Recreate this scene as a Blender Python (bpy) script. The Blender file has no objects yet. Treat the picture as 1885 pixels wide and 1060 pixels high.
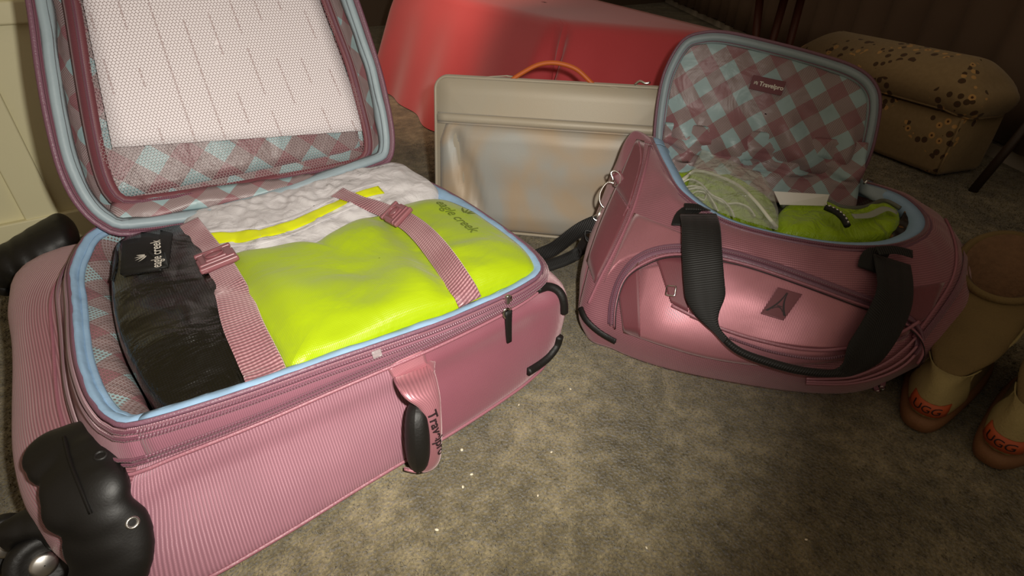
import bpy, bmesh, math, random
from mathutils import Vector, Matrix, noise
from mathutils.bvhtree import BVHTree
random.seed(4)
S = bpy.context.scene; COL = S.collection
PI = math.pi
# ------------------------------------------------------------------ camera, lights, exposure
CAM = Vector((.087, -.431, .515)); YAW, PIT, ROL, FPX = .657, .586, .019, 997.0
fw = Vector((math.sin(YAW)*math.cos(PIT), math.cos(YAW)*math.cos(PIT), -math.sin(PIT)))
r0 = Vector((math.cos(YAW), -math.sin(YAW), 0)); u0 = r0.cross(fw)
rt = r0*math.cos(ROL)+u0*math.sin(ROL); up = -r0*math.sin(ROL)+u0*math.cos(ROL)
cd = bpy.data.cameras.new('camera'); cam = bpy.data.objects.new('camera', cd); COL.objects.link(cam)
cd.sensor_fit = 'HORIZONTAL'; cd.sensor_width = 36; cd.lens = FPX/1885*36; cd.clip_start = .02; cd.clip_end = 50
m3 = Matrix((rt, up, -fw)).transposed(); cam.matrix_world = Matrix.Translation(CAM) @ m3.to_4x4()
S.camera = cam
S.view_settings.view_transform = 'Standard'; S.view_settings.look = 'None'; S.view_settings.gamma = 1
S.view_settings.use_curve_mapping = False; S.view_settings.exposure = 0.0
W = bpy.data.worlds.new('world'); S.world = W; W.use_nodes = True
W.node_tree.nodes['Background'].inputs[0].default_value = (1.0, .80, .58, 1); W.node_tree.nodes['Background'].inputs[1].default_value = .24
def light(name, kind, loc, target, energy, color, **kw):
    l = bpy.data.lights.new(name, kind); l.energy = energy; l.color = color
    for k, v in kw.items(): setattr(l, k, v)
    o = bpy.data.objects.new(name, l); COL.objects.link(o); o.location = loc
    o.rotation_euler = (Vector(target)-Vector(loc)).to_track_quat('-Z', 'Y').to_euler(); return o
# the phone's flash, a few centimetres to the right of its lens
light('phone_flash', 'SPOT', CAM+rt*.06+up*.045, CAM+(fw+rt*-.27+up*.06)*.7, 29, (1.0, .95, .86), spot_size=math.radians(99), spot_blend=1.0, shadow_soft_size=.012)
# added warm spot without a lamp: stands in for flare haze on the red cloth
light('flare_fill_spot', 'SPOT', (.62, 1.0, .95), (1.06, 1.25, .15), 22, (1.0, .66, .48), spot_size=math.radians(64), spot_blend=1.0, shadow_soft_size=.08)

# ------------------------------------------------------------------ small maths
def V(*a): return Vector(a)
def ray(x, y): return fw+rt*((x-942.5)/FPX)-up*((y-530)/FPX)
def at(x, y, z): d = ray(x, y); return CAM+d*((z-CAM.z)/d.z)
def on(x, y, p, n): d = ray(x, y); return CAM+d*((p-CAM).dot(n)/d.dot(n))
def crom(pts, n, closed=False):
    pts = [Vector(p) for p in pts]; m = len(pts); out = []
    segs = m if closed else m-1; dense = []
    for i in range(segs):
        if closed: p0, p1, p2, p3 = pts[(i-1) % m], pts[i], pts[(i+1) % m], pts[(i+2) % m]
        else: p0, p1, p2, p3 = pts[max(i-1, 0)], pts[i], pts[i+1], pts[min(i+2, m-1)]
        for k in range(16):
            t = k/16; dense.append(.5*((2*p1)+(p2-p0)*t+(2*p0-5*p1+4*p2-p3)*t*t+(3*p1-p0-3*p2+p3)*t**3))
    dense.append(pts[0].copy() if closed else pts[-1].copy())
    L = [0]
    for i in range(1, len(dense)): L.append(L[-1]+(dense[i]-dense[i-1]).length)
    N = n if closed else n-1; j = 0
    for i in range(n):
        s = L[-1]*i/N
        while j < len(L)-2 and L[j+1] < s: j += 1
        d = L[j+1]-L[j]; t = (s-L[j])/d if d > 1e-12 else 0
        out.append(dense[j].lerp(dense[j+1], min(max(t, 0), 1)))
    return out
def crom_u(pts, k, closed=False):      # uniform in control index, k samples per segment: keeps rows in step
    pts = [Vector(p) for p in pts]; m = len(pts); out = []
    for i in range(m if closed else m-1):
        if closed: p0, p1, p2, p3 = pts[(i-1) % m], pts[i], pts[(i+1) % m], pts[(i+2) % m]
        else: p0, p1, p2, p3 = pts[max(i-1, 0)], pts[i], pts[i+1], pts[min(i+2, m-1)]
        for q in range(k):
            t = q/k; out.append(.5*((2*p1)+(p2-p0)*t+(2*p0-5*p1+4*p2-p3)*t*t+(3*p1-p0-3*p2+p3)*t**3))
    if not closed: out.append(pts[-1].copy())
    return out
def sm(a, b, x): t = min(max((x-a)/(b-a), 0), 1); return t*t*(3-2*t)
def nz(p, s, seed=0): return noise.noise(Vector((p[0]*s+seed, p[1]*s, p[2]*s if len(p) > 2 else 0)))
# ------------------------------------------------------------------ mesh helpers
def link(name, me, mat, parent=None):
    o = bpy.data.objects.new(name, me); COL.objects.link(o)
    if mat: me.materials.append(mat)
    if parent: o.parent = parent
    return o
def mesh(name, vs, fs, mat, parent=None, uv=None, smooth=True):
    me = bpy.data.meshes.new(name); me.from_pydata([tuple(v) for v in vs], [], fs)
    if uv:
        l = me.uv_layers.new(name='UVMap')
        for lp in me.loops: l.data[lp.index].uv = uv[lp.vertex_index]
    me.polygons.foreach_set('use_smooth', [smooth]*len(me.polygons)); me.update()
    return link(name, me, mat, parent)
def grid(name, rows, mat, parent=None, closed=False, solid=0, offset=-1, cap0=False, cap1=False):
    n = len(rows[0]); rows = [list(r) for r in rows]
    if closed: rows = [r+[r[0].copy()] for r in rows]; n += 1
    vs = []; uv = []; vv = [0]*n
    mid = rows[len(rows)//2]; uu = [0]
    for i in range(1, n): uu.append(uu[-1]+(mid[i]-mid[i-1]).length)
    for j, r in enumerate(rows):
        for i in range(n):
            if j: vv[i] += (r[i]-rows[j-1][i]).length
            vs.append(r[i]); uv.append((uu[i], vv[i]))
    fs = [(j*n+i, j*n+i+1, (j+1)*n+i+1, (j+1)*n+i) for j in range(len(rows)-1) for i in range(n-1)]
    if cap0: fs.append(tuple(range(n-2 if closed else n-1, -1, -1)))
    if cap1: b = (len(rows)-1)*n; fs.append(tuple(range(b, b+(n-1 if closed else n))))
    o = mesh(name, vs, fs, mat, parent, uv)
    if solid:
        md = o.modifiers.new('thick', 'SOLIDIFY'); md.thickness = solid; md.offset = offset
    return o
def frames(path, up0=None, closed=False):
    n = len(path); T = []
    for i in range(n):
        a = path[(i-1) % n] if closed or i else path[0]; b = path[(i+1) % n] if closed or i < n-1 else path[-1]
        t = (b-a); T.append(t.normalized() if t.length > 1e-9 else V(1, 0, 0))
    N = [(up0 or (V(0, 0, 1) if abs(T[0].z) < .9 else V(1, 0, 0)))]
    N[0] = (N[0]-T[0]*N[0].dot(T[0])).normalized()
    for i in range(1, n):
        v = N[-1]-T[i]*N[-1].dot(T[i]); N.append(v.normalized() if v.length > 1e-9 else N[-1])
    return T, N
def tube(name, path, r, mat, parent=None, k=8, closed=False, flat=1.0, nrm=None):
    path = [Vector(p) for p in path]
    if len(path) < 3: print('SHORT', name); return None
    T, N = frames(path, None, closed)
    if nrm: N = [(a-t*a.dot(t)).normalized() for a, t in zip(nrm, T)]
    rr = r if callable(r) else (lambda s: r); rows = []; n = len(path)
    for i, p in enumerate(path):
        B = T[i].cross(N[i]); q = rr(i/(n-1))
        rows.append([p+N[i]*math.cos(a)*q*flat+B*math.sin(a)*q for a in [2*PI*j/k for j in range(k)]])
    # uv: u round, v along
    if closed: rows.append([v.copy() for v in rows[0]])
    return grid(name, rows, mat, parent, closed=True, cap0=not closed, cap1=not closed)
def strap(name, path, nrms, width, thick, mat, parent=None):
    """flat webbing that follows path with its face along the normals"""
    path = [Vector(p) for p in path]
    if len(path) < 3: print('SHORT', name); return None
    T, _ = frames(path); rows = []; n = len(path)
    ww = width if callable(width) else (lambda s: width)
    for i, p in enumerate(path):
        N = nrms[i] if isinstance(nrms, list) else nrms
        N = (N-T[i]*N.dot(T[i])).normalized(); B = T[i].cross(N); w = ww(i/(n-1))/2; t = thick/2; e = min(w*.12, .0015)
        rows.append([p+B*w, p+B*(w-e)+N*t, p+B*w*.4+N*t, p-B*w*.4+N*t, p-B*(w-e)+N*t, p-B*w, p-B*(w-e)-N*t, p+B*(w-e)-N*t])
    return grid(name, rows, mat, parent, closed=True, cap0=True, cap1=True)
def world_data(objs):
    dg = bpy.context.evaluated_depsgraph_get(); vs = []; fs = []
    for o in objs:
        e = o.evaluated_get(dg); me = e.to_mesh(); b = len(vs); mw = o.matrix_world
        vs += [mw @ v.co for v in me.vertices]; fs += [tuple(b+i for i in p.vertices) for p in me.polygons]; e.to_mesh_clear()
    return BVHTree.FromPolygons(vs, fs)
def hit(bvh, x, y):
    d = ray(x, y).normalized(); loc, n, i, ds = bvh.ray_cast(CAM, d)
    if loc is None: return None
    if n.dot(d) > 0: n = -n
    return loc, n
def smooth_list(L, k=2, closed=False):
    for _ in range(k):
        n = len(L); L = [((L[i-1] if (i or closed) else L[0])+L[i]*2+(L[(i+1) % n] if (i < n-1 or closed) else L[-1]))/4 for i in range(n)]
    return L
def surf(bvh, pix, n, off=.001, closed=False, sm_k=2):
    """a run of points lying on a surface: (points, normals)"""
    P = crom([V(x, y, 0) for x, y in pix], n, closed); pts = []; ns = []
    for p in P:
        h = hit(bvh, p.x, p.y)
        if h: pts.append(h[0]); ns.append(h[1])
    ns = [v.normalized() for v in smooth_list(ns, 6, closed)]; pts = smooth_list(pts, sm_k, closed)
    return [p+q*off for p, q in zip(pts, ns)], ns
def patch(name, bvh, poly, off, mat, parent=None, res=9, thick=.0015):
    """a cloth panel sewn on a surface; poly = four sides given as two edge lines top, bottom"""
    top, bot = poly; A = crom([V(x, y, 0) for x, y in top], res); B = crom([V(x, y, 0) for x, y in bot], res); rows = []
    for j in range(res):
        r = []
        for i in range(res):
            p = A[i].lerp(B[i], j/(res-1)); h = hit(bvh, p.x, p.y)
            r.append(h[0]+h[1]*off if h else None)
        rows.append(r)
    flat = [q for r in rows for q in r if q]
    if not flat: return None
    for r in rows:
        for i in range(res):
            if r[i] is None: r[i] = min(flat, key=lambda q: (q-CAM).length).copy()
    return grid(name, rows, mat, parent, solid=thick, offset=1)
def box(name, c, s, mat, parent=None, rot=None, bevel=0, seg=2):
    bm = bmesh.new(); bmesh.ops.create_cube(bm, size=1)
    for v in bm.verts: v.co = Vector((v.co.x*s[0], v.co.y*s[1], v.co.z*s[2]))
    if bevel: bmesh.ops.bevel(bm, geom=bm.edges[:], offset=bevel, segments=seg, affect='EDGES', profile=.6)
    M = Matrix.Translation(Vector(c)) @ (rot.to_4x4() if rot else Matrix())
    bmesh.ops.transform(bm, matrix=M, verts=bm.verts)
    me = bpy.data.meshes.new(name); bm.to_mesh(me); bm.free()
    me.polygons.foreach_set('use_smooth', [bool(bevel)]*len(me.polygons))
    o = link(name, me, mat, parent)
    if bevel: wn = o.modifiers.new('wn', 'WEIGHTED_NORMAL')
    return o
def basis(x, z):      # rotation with local x along x and local z near z
    x = x.normalized(); y = z.cross(x).normalized(); z = x.cross(y); return Matrix((x, y, z)).transposed()
def join(name, objs, mat=None, parent=None):
    vs = []; fs = []; uv = []; sm_ = []
    for o in objs:
        b = len(vs); me = o.data; vs += [o.matrix_world @ v.co if False else v.co.copy() for v in me.vertices]
        uvl = me.uv_layers.active; tmp = [(0, 0)]*len(me.vertices)
        if uvl:
            for lp in me.loops: tmp[lp.vertex_index] = tuple(uvl.data[lp.index].uv)
        uv += tmp; fs += [tuple(b+i for i in p.vertices) for p in me.polygons]
        m_ = me.materials[0] if me.materials else None
        bpy.data.objects.remove(o)
    return mesh(name, vs, fs, mat or m_, parent, uv)
def blob(name, parts, mat, parent=None, voxel=.004, smooth=6):
    """moulded plastic: several solids fused by a voxel remesh"""
    o = join(name, parts, mat, parent)
    m = o.modifiers.new('fuse', 'REMESH'); m.mode = 'VOXEL'; m.voxel_size = voxel; m.use_smooth_shade = True
    s = o.modifiers.new('soft', 'SMOOTH'); s.iterations = smooth; s.factor = .5
    return o
def ball(c, s, rot=None, seg=16):
    bm = bmesh.new(); bmesh.ops.create_uvsphere(bm, u_segments=seg, v_segments=seg//2+2, radius=1)
    for v in bm.verts:
        q = Vector((v.co.x*s[0], v.co.y*s[1], v.co.z*s[2])); v.co = (rot @ q if rot else q)+Vector(c)
    me = bpy.data.meshes.new('b'); bm.to_mesh(me); bm.free(); return link('b', me, None)
def text(name, s, size, mat, M, parent=None, extrude=.0002, bvh=None, off=.0006, nrm=None, bold=0):
    c = bpy.data.curves.new(name, 'FONT'); c.body = s; c.size = size; c.align_x = 'CENTER'; c.align_y = 'CENTER'
    c.extrude = 0 if bvh else extrude; c.offset = bold
    o = bpy.data.objects.new('t', c); COL.objects.link(o); bpy.context.view_layer.update()
    me = bpy.data.meshes.new_from_object(o.evaluated_get(bpy.context.evaluated_depsgraph_get())); bpy.data.objects.remove(o)
    if bvh:
        bm = bmesh.new(); bm.from_mesh(me); bmesh.ops.triangulate(bm, faces=bm.faces[:])
        bmesh.ops.subdivide_edges(bm, edges=[e for e in bm.edges if e.calc_length() > size*.25], cuts=1); bm.to_mesh(me); bm.free()
    for v in me.vertices: v.co = M @ v.co
    if bvh:
        for v in me.vertices:
            l, n, i, d = bvh.ray_cast(v.co+nrm*.05, -nrm)
            if l: v.co = l+nrm*off
    me.name = name; return link(name, me, mat, parent)
def flatpoly(name, polys, M, mat, parent=None, bvh=None, nrm=None, off=.0006):
    """thin printed shapes from 2-D outlines (strips: list of (left,right) pairs)"""
    vs = []; fs = []
    for strip in polys:
        b = len(vs)
        for a, c in strip: vs += [M @ V(a[0], a[1], 0), M @ V(c[0], c[1], 0)]
        for i in range(len(strip)-1): fs.append((b+2*i, b+2*i+1, b+2*i+3, b+2*i+2))
    if bvh:
        for k, v in enumerate(vs):
            l, n, i, d = bvh.ray_cast(v+nrm*.05, -nrm)
            if l: vs[k] = l+nrm*off
    return mesh(name, vs, fs, mat, parent, smooth=False)
def tag(o, label=None, cat=None, group=None, kind=None):
    if label: o['label'] = label
    if cat: o['category'] = cat
    if group: o['group'] = group
    if kind: o['kind'] = kind
    return o
def thing(name, label, cat, loc=(0, 0, 0), group=None):
    o = bpy.data.objects.new(name, None); COL.objects.link(o); o.location = loc; o.empty_display_size = .05
    bpy.context.view_layer.update(); return tag(o, label, cat, group)
def finish(root, loc):      # parts are modelled in world coordinates; the empty then moves to the thing's base
    root.location = loc; T_ = Matrix.Translation(-Vector(loc)); seen = set()
    def fix(o):
        for c in o.children:
            if c.type == 'MESH' and c.data.name not in seen: seen.add(c.data.name); c.data.transform(T_)
            fix(c)
    bpy.context.view_layer.update(); fix(root); bpy.context.view_layer.update()
# ------------------------------------------------------------------ materials
def mat(name):
    m = bpy.data.materials.new(name); m.use_nodes = True; nt = m.node_tree; b = nt.nodes['Principled BSDF']; return m, nt, b
def N(nt, t, **kw):
    n = nt.nodes.new(t)
    for k, v in kw.items():
        if k.startswith('i_'): n.inputs[k[2:].replace('_', ' ')].default_value = v
        else: setattr(n, k, v)
    return n
def L(nt, a, b): nt.links.new(a, b)
def math_(nt, op, a, b=None, clamp=False):
    n = nt.nodes.new('ShaderNodeMath'); n.operation = op; n.use_clamp = clamp
    for i, v in enumerate((a, b)):
        if v is None: continue
        if isinstance(v, (int, float)): n.inputs[i].default_value = v
        else: L(nt, v, n.inputs[i])
    return n.outputs[0]
def mixc(nt, f, a, b):
    n = nt.nodes.new('ShaderNodeMix'); n.data_type = 'RGBA'
    for s, v in ((n.inputs[0], f), (n.inputs[6], a), (n.inputs[7], b)):
        if isinstance(v, tuple): s.default_value = (*v, 1) if len(v) == 3 else v
        elif isinstance(v, (int, float)): s.default_value = v
        else: L(nt, v, s)
    return n.outputs[2]
def lin(r, g, b): return tuple(((c/255+.055)/1.055)**2.4 if c > 10 else c/255/12.92 for c in (r, g, b))
def setp(b, **kw):
    for k, v in kw.items():
        b.inputs[k.replace('_', ' ')].default_value = v
def plain(name, c, rough=.5, metal=0, spec=.5, noise_=0, nscale=60, bump=0, bscale=300, **kw):
    m, nt, b = mat(name); b.inputs['Base Color'].default_value = (*c, 1); b.inputs['Roughness'].default_value = rough
    b.inputs['Metallic'].default_value = metal; b.inputs['Specular IOR Level'].default_value = spec
    tc = N(nt, 'ShaderNodeTexCoord')
    if noise_:
        t = N(nt, 'ShaderNodeTexNoise', i_Scale=nscale, i_Detail=4); L(nt, tc.outputs['Object'], t.inputs['Vector'])
        L(nt, mixc(nt, math_(nt, 'MULTIPLY', t.outputs['Fac'], 1.0), tuple(x*(1-noise_) for x in c), tuple(min(x*(1+noise_), 1) for x in c)), b.inputs['Base Color'])
    if bump:
        t = N(nt, 'ShaderNodeTexNoise', i_Scale=bscale, i_Detail=3); L(nt, tc.outputs['Object'], t.inputs['Vector'])
        bp = N(nt, 'ShaderNodeBump', i_Strength=bump, i_Distance=.002); L(nt, t.outputs['Fac'], bp.inputs['Height']); L(nt, bp.outputs[0], b.inputs['Normal'])
    for k, v in kw.items(): b.inputs[k].default_value = v
    return m
def ribbed(name, c, pitch, axis=0, rough=.42, metal=0, cw=1.0, depth=.0006, sheen=.5, c2=None, fleck=.5, coat=0, crinkle=0, spec=.5, cross=0):
    """woven cloth with cord lines `pitch` metres apart along one uv axis, broken up into stitches"""
    m, nt, b = mat(name); tc = N(nt, 'ShaderNodeTexCoord'); sp = N(nt, 'ShaderNodeSeparateXYZ'); L(nt, tc.outputs['UV'], sp.inputs[0])
    a = sp.outputs[axis]; o = sp.outputs[1-axis]
    s1 = math_(nt, 'SINE', math_(nt, 'MULTIPLY', a, 2*PI/pitch)); s2 = math_(nt, 'SINE', math_(nt, 'MULTIPLY', o, 2*PI/(pitch*(cross or .8))))
    w = math_(nt, 'ADD', math_(nt, 'MULTIPLY', s1, .5), .5); w2 = math_(nt, 'ADD', math_(nt, 'MULTIPLY', s2, .5*cw), 1-.5*cw)
    nn = N(nt, 'ShaderNodeTexNoise', i_Scale=22, i_Detail=5); L(nt, tc.outputs['Object'], nn.inputs['Vector'])
    h = math_(nt, 'ADD', w, math_(nt, 'MULTIPLY', math_(nt, 'MULTIPLY', w, w2), .6))
    c2 = c2 or tuple(min(x*1.7+.03, 1) for x in c)
    f = math_(nt, 'MULTIPLY', math_(nt, 'MULTIPLY', w, w2), math_(nt, 'MULTIPLY', nn.outputs['Fac'], 1.5*fleck), True)  # noisy lighter flecks on the cords: glints painted into the colour
    dark = mixc(nt, w, tuple(x*.80 for x in c), c)
    L(nt, mixc(nt, f, dark, c2), b.inputs['Base Color'])
    bp = N(nt, 'ShaderNodeBump', i_Strength=.42, i_Distance=depth); L(nt, h, bp.inputs['Height'])
    if crinkle:
        n2 = N(nt, 'ShaderNodeTexNoise', i_Scale=9, i_Detail=3); L(nt, tc.outputs['Object'], n2.inputs['Vector'])
        b2 = N(nt, 'ShaderNodeBump', i_Strength=crinkle, i_Distance=.02); L(nt, n2.outputs['Fac'], b2.inputs['Height']); L(nt, b2.outputs[0], bp.inputs['Normal'])
    L(nt, bp.outputs[0], b.inputs['Normal'])
    setp(b, Roughness=rough, Sheen_Weight=sheen, Sheen_Roughness=.4, Specular_IOR_Level=spec, Coat_Weight=coat, Metallic=metal)
    b.inputs['Sheen Tint'].default_value = (1, .8, .8, 1)
    return m
def gingham(name, sq=.021, dots=False, ang=45, mesh_over=0.0, dim=1.0):
    m, nt, b = mat(name); tc = N(nt, 'ShaderNodeTexCoord')
    mp = N(nt, 'ShaderNodeMapping'); mp.inputs['Rotation'].default_value = (0, 0, math.radians(ang)); L(nt, tc.outputs['UV'], mp.inputs[0])
    wob = N(nt, 'ShaderNodeTexNoise', i_Scale=14, i_Detail=2); L(nt, tc.outputs['UV'], wob.inputs['Vector'])
    sp = N(nt, 'ShaderNodeSeparateXYZ'); L(nt, mp.outputs[0], sp.inputs[0])
    def stripe(o):
        q = math_(nt, 'ADD', o, math_(nt, 'MULTIPLY', wob.outputs['Fac'], .006)); return math_(nt, 'GREATER_THAN', math_(nt, 'FRACT', math_(nt, 'MULTIPLY', q, 1/(2*sq))), .5)
    A = stripe(sp.outputs[0]); B = stripe(sp.outputs[1])
    # thread hatch in the mixed squares
    hA = math_(nt, 'GREATER_THAN', math_(nt, 'FRACT', math_(nt, 'MULTIPLY', sp.outputs[0], 1/.0021)), .45)
    hB = math_(nt, 'GREATER_THAN', math_(nt, 'FRACT', math_(nt, 'MULTIPLY', sp.outputs[1], 1/.0021)), .45)
    mauve = lin(130, 90, 95); blue = lin(152, 176, 180); midc = lin(160, 146, 146)
    mau2 = mixc(nt, math_(nt, 'MULTIPLY', hA, hB), mauve, lin(164, 116, 122))
    mauve = tuple(x*dim for x in mauve); 
    mixA = mixc(nt, hB, lin(124, 98, 100), midc); mixB = mixc(nt, hA, lin(124, 98, 100), midc)
    c = mixc(nt, A, mixc(nt, B, tuple(x*dim for x in blue), mixB), mixc(nt, B, mixA, mau2))
    if dots:
        v = N(nt, 'ShaderNodeVectorMath', operation='SCALE'); v.inputs['Scale'].default_value = 1/.0042; L(nt, mp.outputs[0], v.inputs[0])
        f = N(nt, 'ShaderNodeVectorMath', operation='FRACTION'); L(nt, v.outputs[0], f.inputs[0])
        d = N(nt, 'ShaderNodeVectorMath', operation='DISTANCE'); L(nt, f.outputs[0], d.inputs[0]); d.inputs[1].default_value = (.5, .5, 0)
        c = mixc(nt, math_(nt, 'LESS_THAN', d.outputs['Value'], .3), c, lin(120, 95, 92))
    L(nt, c, b.inputs['Base Color'])
    n2 = N(nt, 'ShaderNodeTexNoise', i_Scale=20, i_Detail=3, i_Distortion=.6); L(nt, tc.outputs['Object'], n2.inputs['Vector'])
    bp = N(nt, 'ShaderNodeBump', i_Strength=.45, i_Distance=.012); L(nt, n2.outputs['Fac'], bp.inputs['Height']); L(nt, bp.outputs[0], b.inputs['Normal'])
    setp(b, Roughness=.42, Specular_IOR_Level=.5); return m
def netting(name, c, pitch=.0042, hole=.40, rough=.5):
    """hexagonal net: staggered round holes are really open"""
    m, nt, b = mat(name); tc = N(nt, 'ShaderNodeTexCoord'); H = []
    for off in ((0, 0), (.5, .866)):
        v = N(nt, 'ShaderNodeVectorMath', operation='SCALE'); v.inputs['Scale'].default_value = 1/pitch; L(nt, tc.outputs['UV'], v.inputs[0])
        a = N(nt, 'ShaderNodeVectorMath', operation='ADD'); a.inputs[1].default_value = (off[0], off[1], 0); L(nt, v.outputs[0], a.inputs[0])
        w = N(nt, 'ShaderNodeVectorMath', operation='WRAP'); w.inputs[1].default_value = (1, 1.732, 1); w.inputs[2].default_value = (0, 0, -1); L(nt, a.outputs[0], w.inputs[0])
        d = N(nt, 'ShaderNodeVectorMath', operation='DISTANCE'); d.inputs[1].default_value = (.5, .866, 0); L(nt, w.outputs[0], d.inputs[0]); H.append(d.outputs['Value'])
    mn = math_(nt, 'MINIMUM', H[0], H[1]); L(nt, math_(nt, 'GREATER_THAN', mn, hole), b.inputs['Alpha'])
    b.inputs['Base Color'].default_value = (*c, 1); b.inputs['Roughness'].default_value = rough
    return m
PINK = lin(158, 110, 123); DARKPINK = lin(118, 62, 70)
M = {}
M['twill'] = ribbed('pink_ribbed_twill', PINK, .0028, 0, rough=.36, fleck=.9, depth=.0009, cross=.45)
M['twill_end'] = ribbed('pink_ribbed_twill_end', lin(144, 92, 102), .0030, 1, rough=.36, fleck=.9, depth=.0009, cross=.45)
M['twill_side'] = ribbed('pink_fine_twill', lin(144, 84, 98), .0013, 0, rough=.4, fleck=.5)
M['twill_bag'] = ribbed('pink_satin_twill', lin(164, 108, 119), .0030, 1, rough=.38, metal=.3, fleck=.5, crinkle=.16, depth=.0006)
M['pink_satin'] = ribbed('pink_satin_panel', lin(186, 124, 134), .0016, 0, rough=.36, metal=.45, fleck=.4, crinkle=.12, depth=.0002)
M['sleeve_pink'] = ribbed('pink_sleeve_twill', lin(172, 108, 118), .0024, 0, rough=.38, fleck=.8, depth=.0005)
M['pink_dark'] = ribbed('dusky_pink_panel', DARKPINK, .0016, 0, rough=.5, fleck=.2, depth=.0002)
M['zip'] = ribbed('plum_zipper_coil', lin(112, 66, 82), .0028, 1, rough=.38, fleck=.7, depth=.001)
M['tape'] = ribbed('mauve_zipper_tape', lin(158, 104, 120), .0018, 0, rough=.5, fleck=.3)
M['piping'] = plain('pink_piping', lin(160, 104, 116), .38, bump=.3, bscale=500)
M['piping_plum'] = plain('plum_piping', lin(122, 84, 100), .42, bump=.3, bscale=500)
M['web_pink'] = ribbed('pink_webbing', lin(128, 76, 84), .0042, 1, cw=.4, rough=.38, fleck=1.0, c2=lin(206, 160, 166), depth=.0011, cross=1.0)
M['web_black'] = ribbed('black_webbing', lin(13, 12, 10), .0030, 1, cw=.4, rough=.6, fleck=.2, c2=lin(26, 24, 21), depth=.0008, sheen=.1)
M['blue'] = plain('pale_blue_binding', lin(146, 178, 208), .55, noise_=.08, nscale=40, bump=.3, bscale=90)
M['blue_grey'] = plain('blue_grey_binding', lin(152, 168, 176), .5, noise_=.08, nscale=40, bump=.4, bscale=60)
M['ging'] = gingham('gingham_lining', .031); M['ging_dot'] = gingham('gingham_side_lining', .030, True)
M['net_white'] = netting('grey_pocket_net', lin(150, 132, 132), .0044, .478)
M['net_fine'] = netting('fine_pocket_net', lin(150, 112, 112), .0021, .40)
M['black_plastic'] = plain('black_plastic', lin(17, 15, 13), .5, bump=.06, bscale=500)
M['rubber'] = plain('black_rubber', lin(20, 18, 16), .55, bump=.2)
M['chrome'] = plain('chrome', (.75, .72, .68), .18, 1)
M['steel'] = plain('dull_steel', (.55, .53, .5), .35, 1)
M['buckle'] = plain('mauve_plastic', lin(140, 88, 94), .3)
M['white_print'] = plain('white_print', lin(232, 226, 214), .5)
M['dark_print'] = plain('dark_print', lin(42, 26, 30), .5)
M['grey_print'] = plain('grey_print', lin(112, 128, 40), .5)
M['carpet'] = None

# ================================================================== the room
def carpet_mat():
    m, nt, b = mat('olive_brown_carpet'); tc = N(nt, 'ShaderNodeTexCoord')
    def nse(s, d, r=.6):
        t = N(nt, 'ShaderNodeTexNoise', i_Scale=s, i_Detail=d, i_Roughness=r); L(nt, tc.outputs['Object'], t.inputs['Vector']); return t.outputs['Fac']
    big = nse(7, 4); mid = nse(45, 5); fine = nse(330, 3, .7)
    v = N(nt, 'ShaderNodeTexVoronoi', i_Scale=260); L(nt, tc.outputs['Object'], v.inputs['Vector'])
    s = math_(nt, 'ADD', math_(nt, 'MULTIPLY', big, .55), math_(nt, 'ADD', math_(nt, 'MULTIPLY', mid, .5), math_(nt, 'MULTIPLY', fine, .5)))
    r = N(nt, 'ShaderNodeValToRGB'); L(nt, s, r.inputs[0]); e = r.color_ramp.elements
    e[0].position = .55; e[0].color = (*lin(62, 55, 40), 1); e[1].position = 1.0; e[1].color = (*lin(172, 158, 124), 1)
    x = r.color_ramp.elements.new(.77); x.color = (*lin(114, 104, 78), 1)
    L(nt, r.outputs[0], b.inputs['Base Color']); setp(b, Roughness=.95, Specular_IOR_Level=.1, Sheen_Weight=.3)
    bp = N(nt, 'ShaderNodeBump', i_Strength=.8, i_Distance=.004); L(nt, math_(nt, 'ADD', fine, math_(nt, 'ADD', mid, v.outputs['Distance'])), bp.inputs['Height']); L(nt, bp.outputs[0], b.inputs['Normal'])
    return m
M['carpet'] = carpet_mat()
rows = [[V(-1.6+6.4*i/60, -1.6+4.8*j/60, 0) for i in range(61)] for j in range(61)]
fl = grid('floor', rows, M['carpet']); tag(fl, 'olive brown cut pile carpet', kind='structure')
# short tufts give the pile an uneven skin near the camera
def tufts():
    vs = []; fs = []
    rnd = random.Random(5)
    for k in range(240000):
        p = V(rnd.uniform(-.9, 2.1), rnd.uniform(-.95, 1.0), 0)
        e_ = min(p.x+.9, 2.1-p.x, p.y+.95, 1.0-p.y)
        if e_ < .35 and rnd.random() > e_/.35: continue
        a = rnd.uniform(0, 2*PI); w = rnd.uniform(.0006, .0012); h = rnd.uniform(.002, .0045); l = V(rnd.gauss(0, .0018), rnd.gauss(0, .0018), 0)
        d = V(math.cos(a)*w, math.sin(a)*w, 0); b = len(vs)
        vs += [p-d, p+d, p+l+V(0, 0, h)]; fs.append((b, b+1, b+2))
    o = mesh('carpet_pile', vs, fs, M['carpet'], fl); tag(o, kind='stuff'); return o
tufts()
M['cream'] = plain('cream_paint', lin(226, 220, 180), .5, noise_=.05, nscale=4, bump=.1, bscale=40)
M['brownwall'] = plain('dark_brown_wall', lin(112, 94, 78), .8, noise_=.1, nscale=3)
M['curtain'] = plain('dark_brown_curtain', lin(112, 92, 76), .85, noise_=.2, nscale=6)
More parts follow.
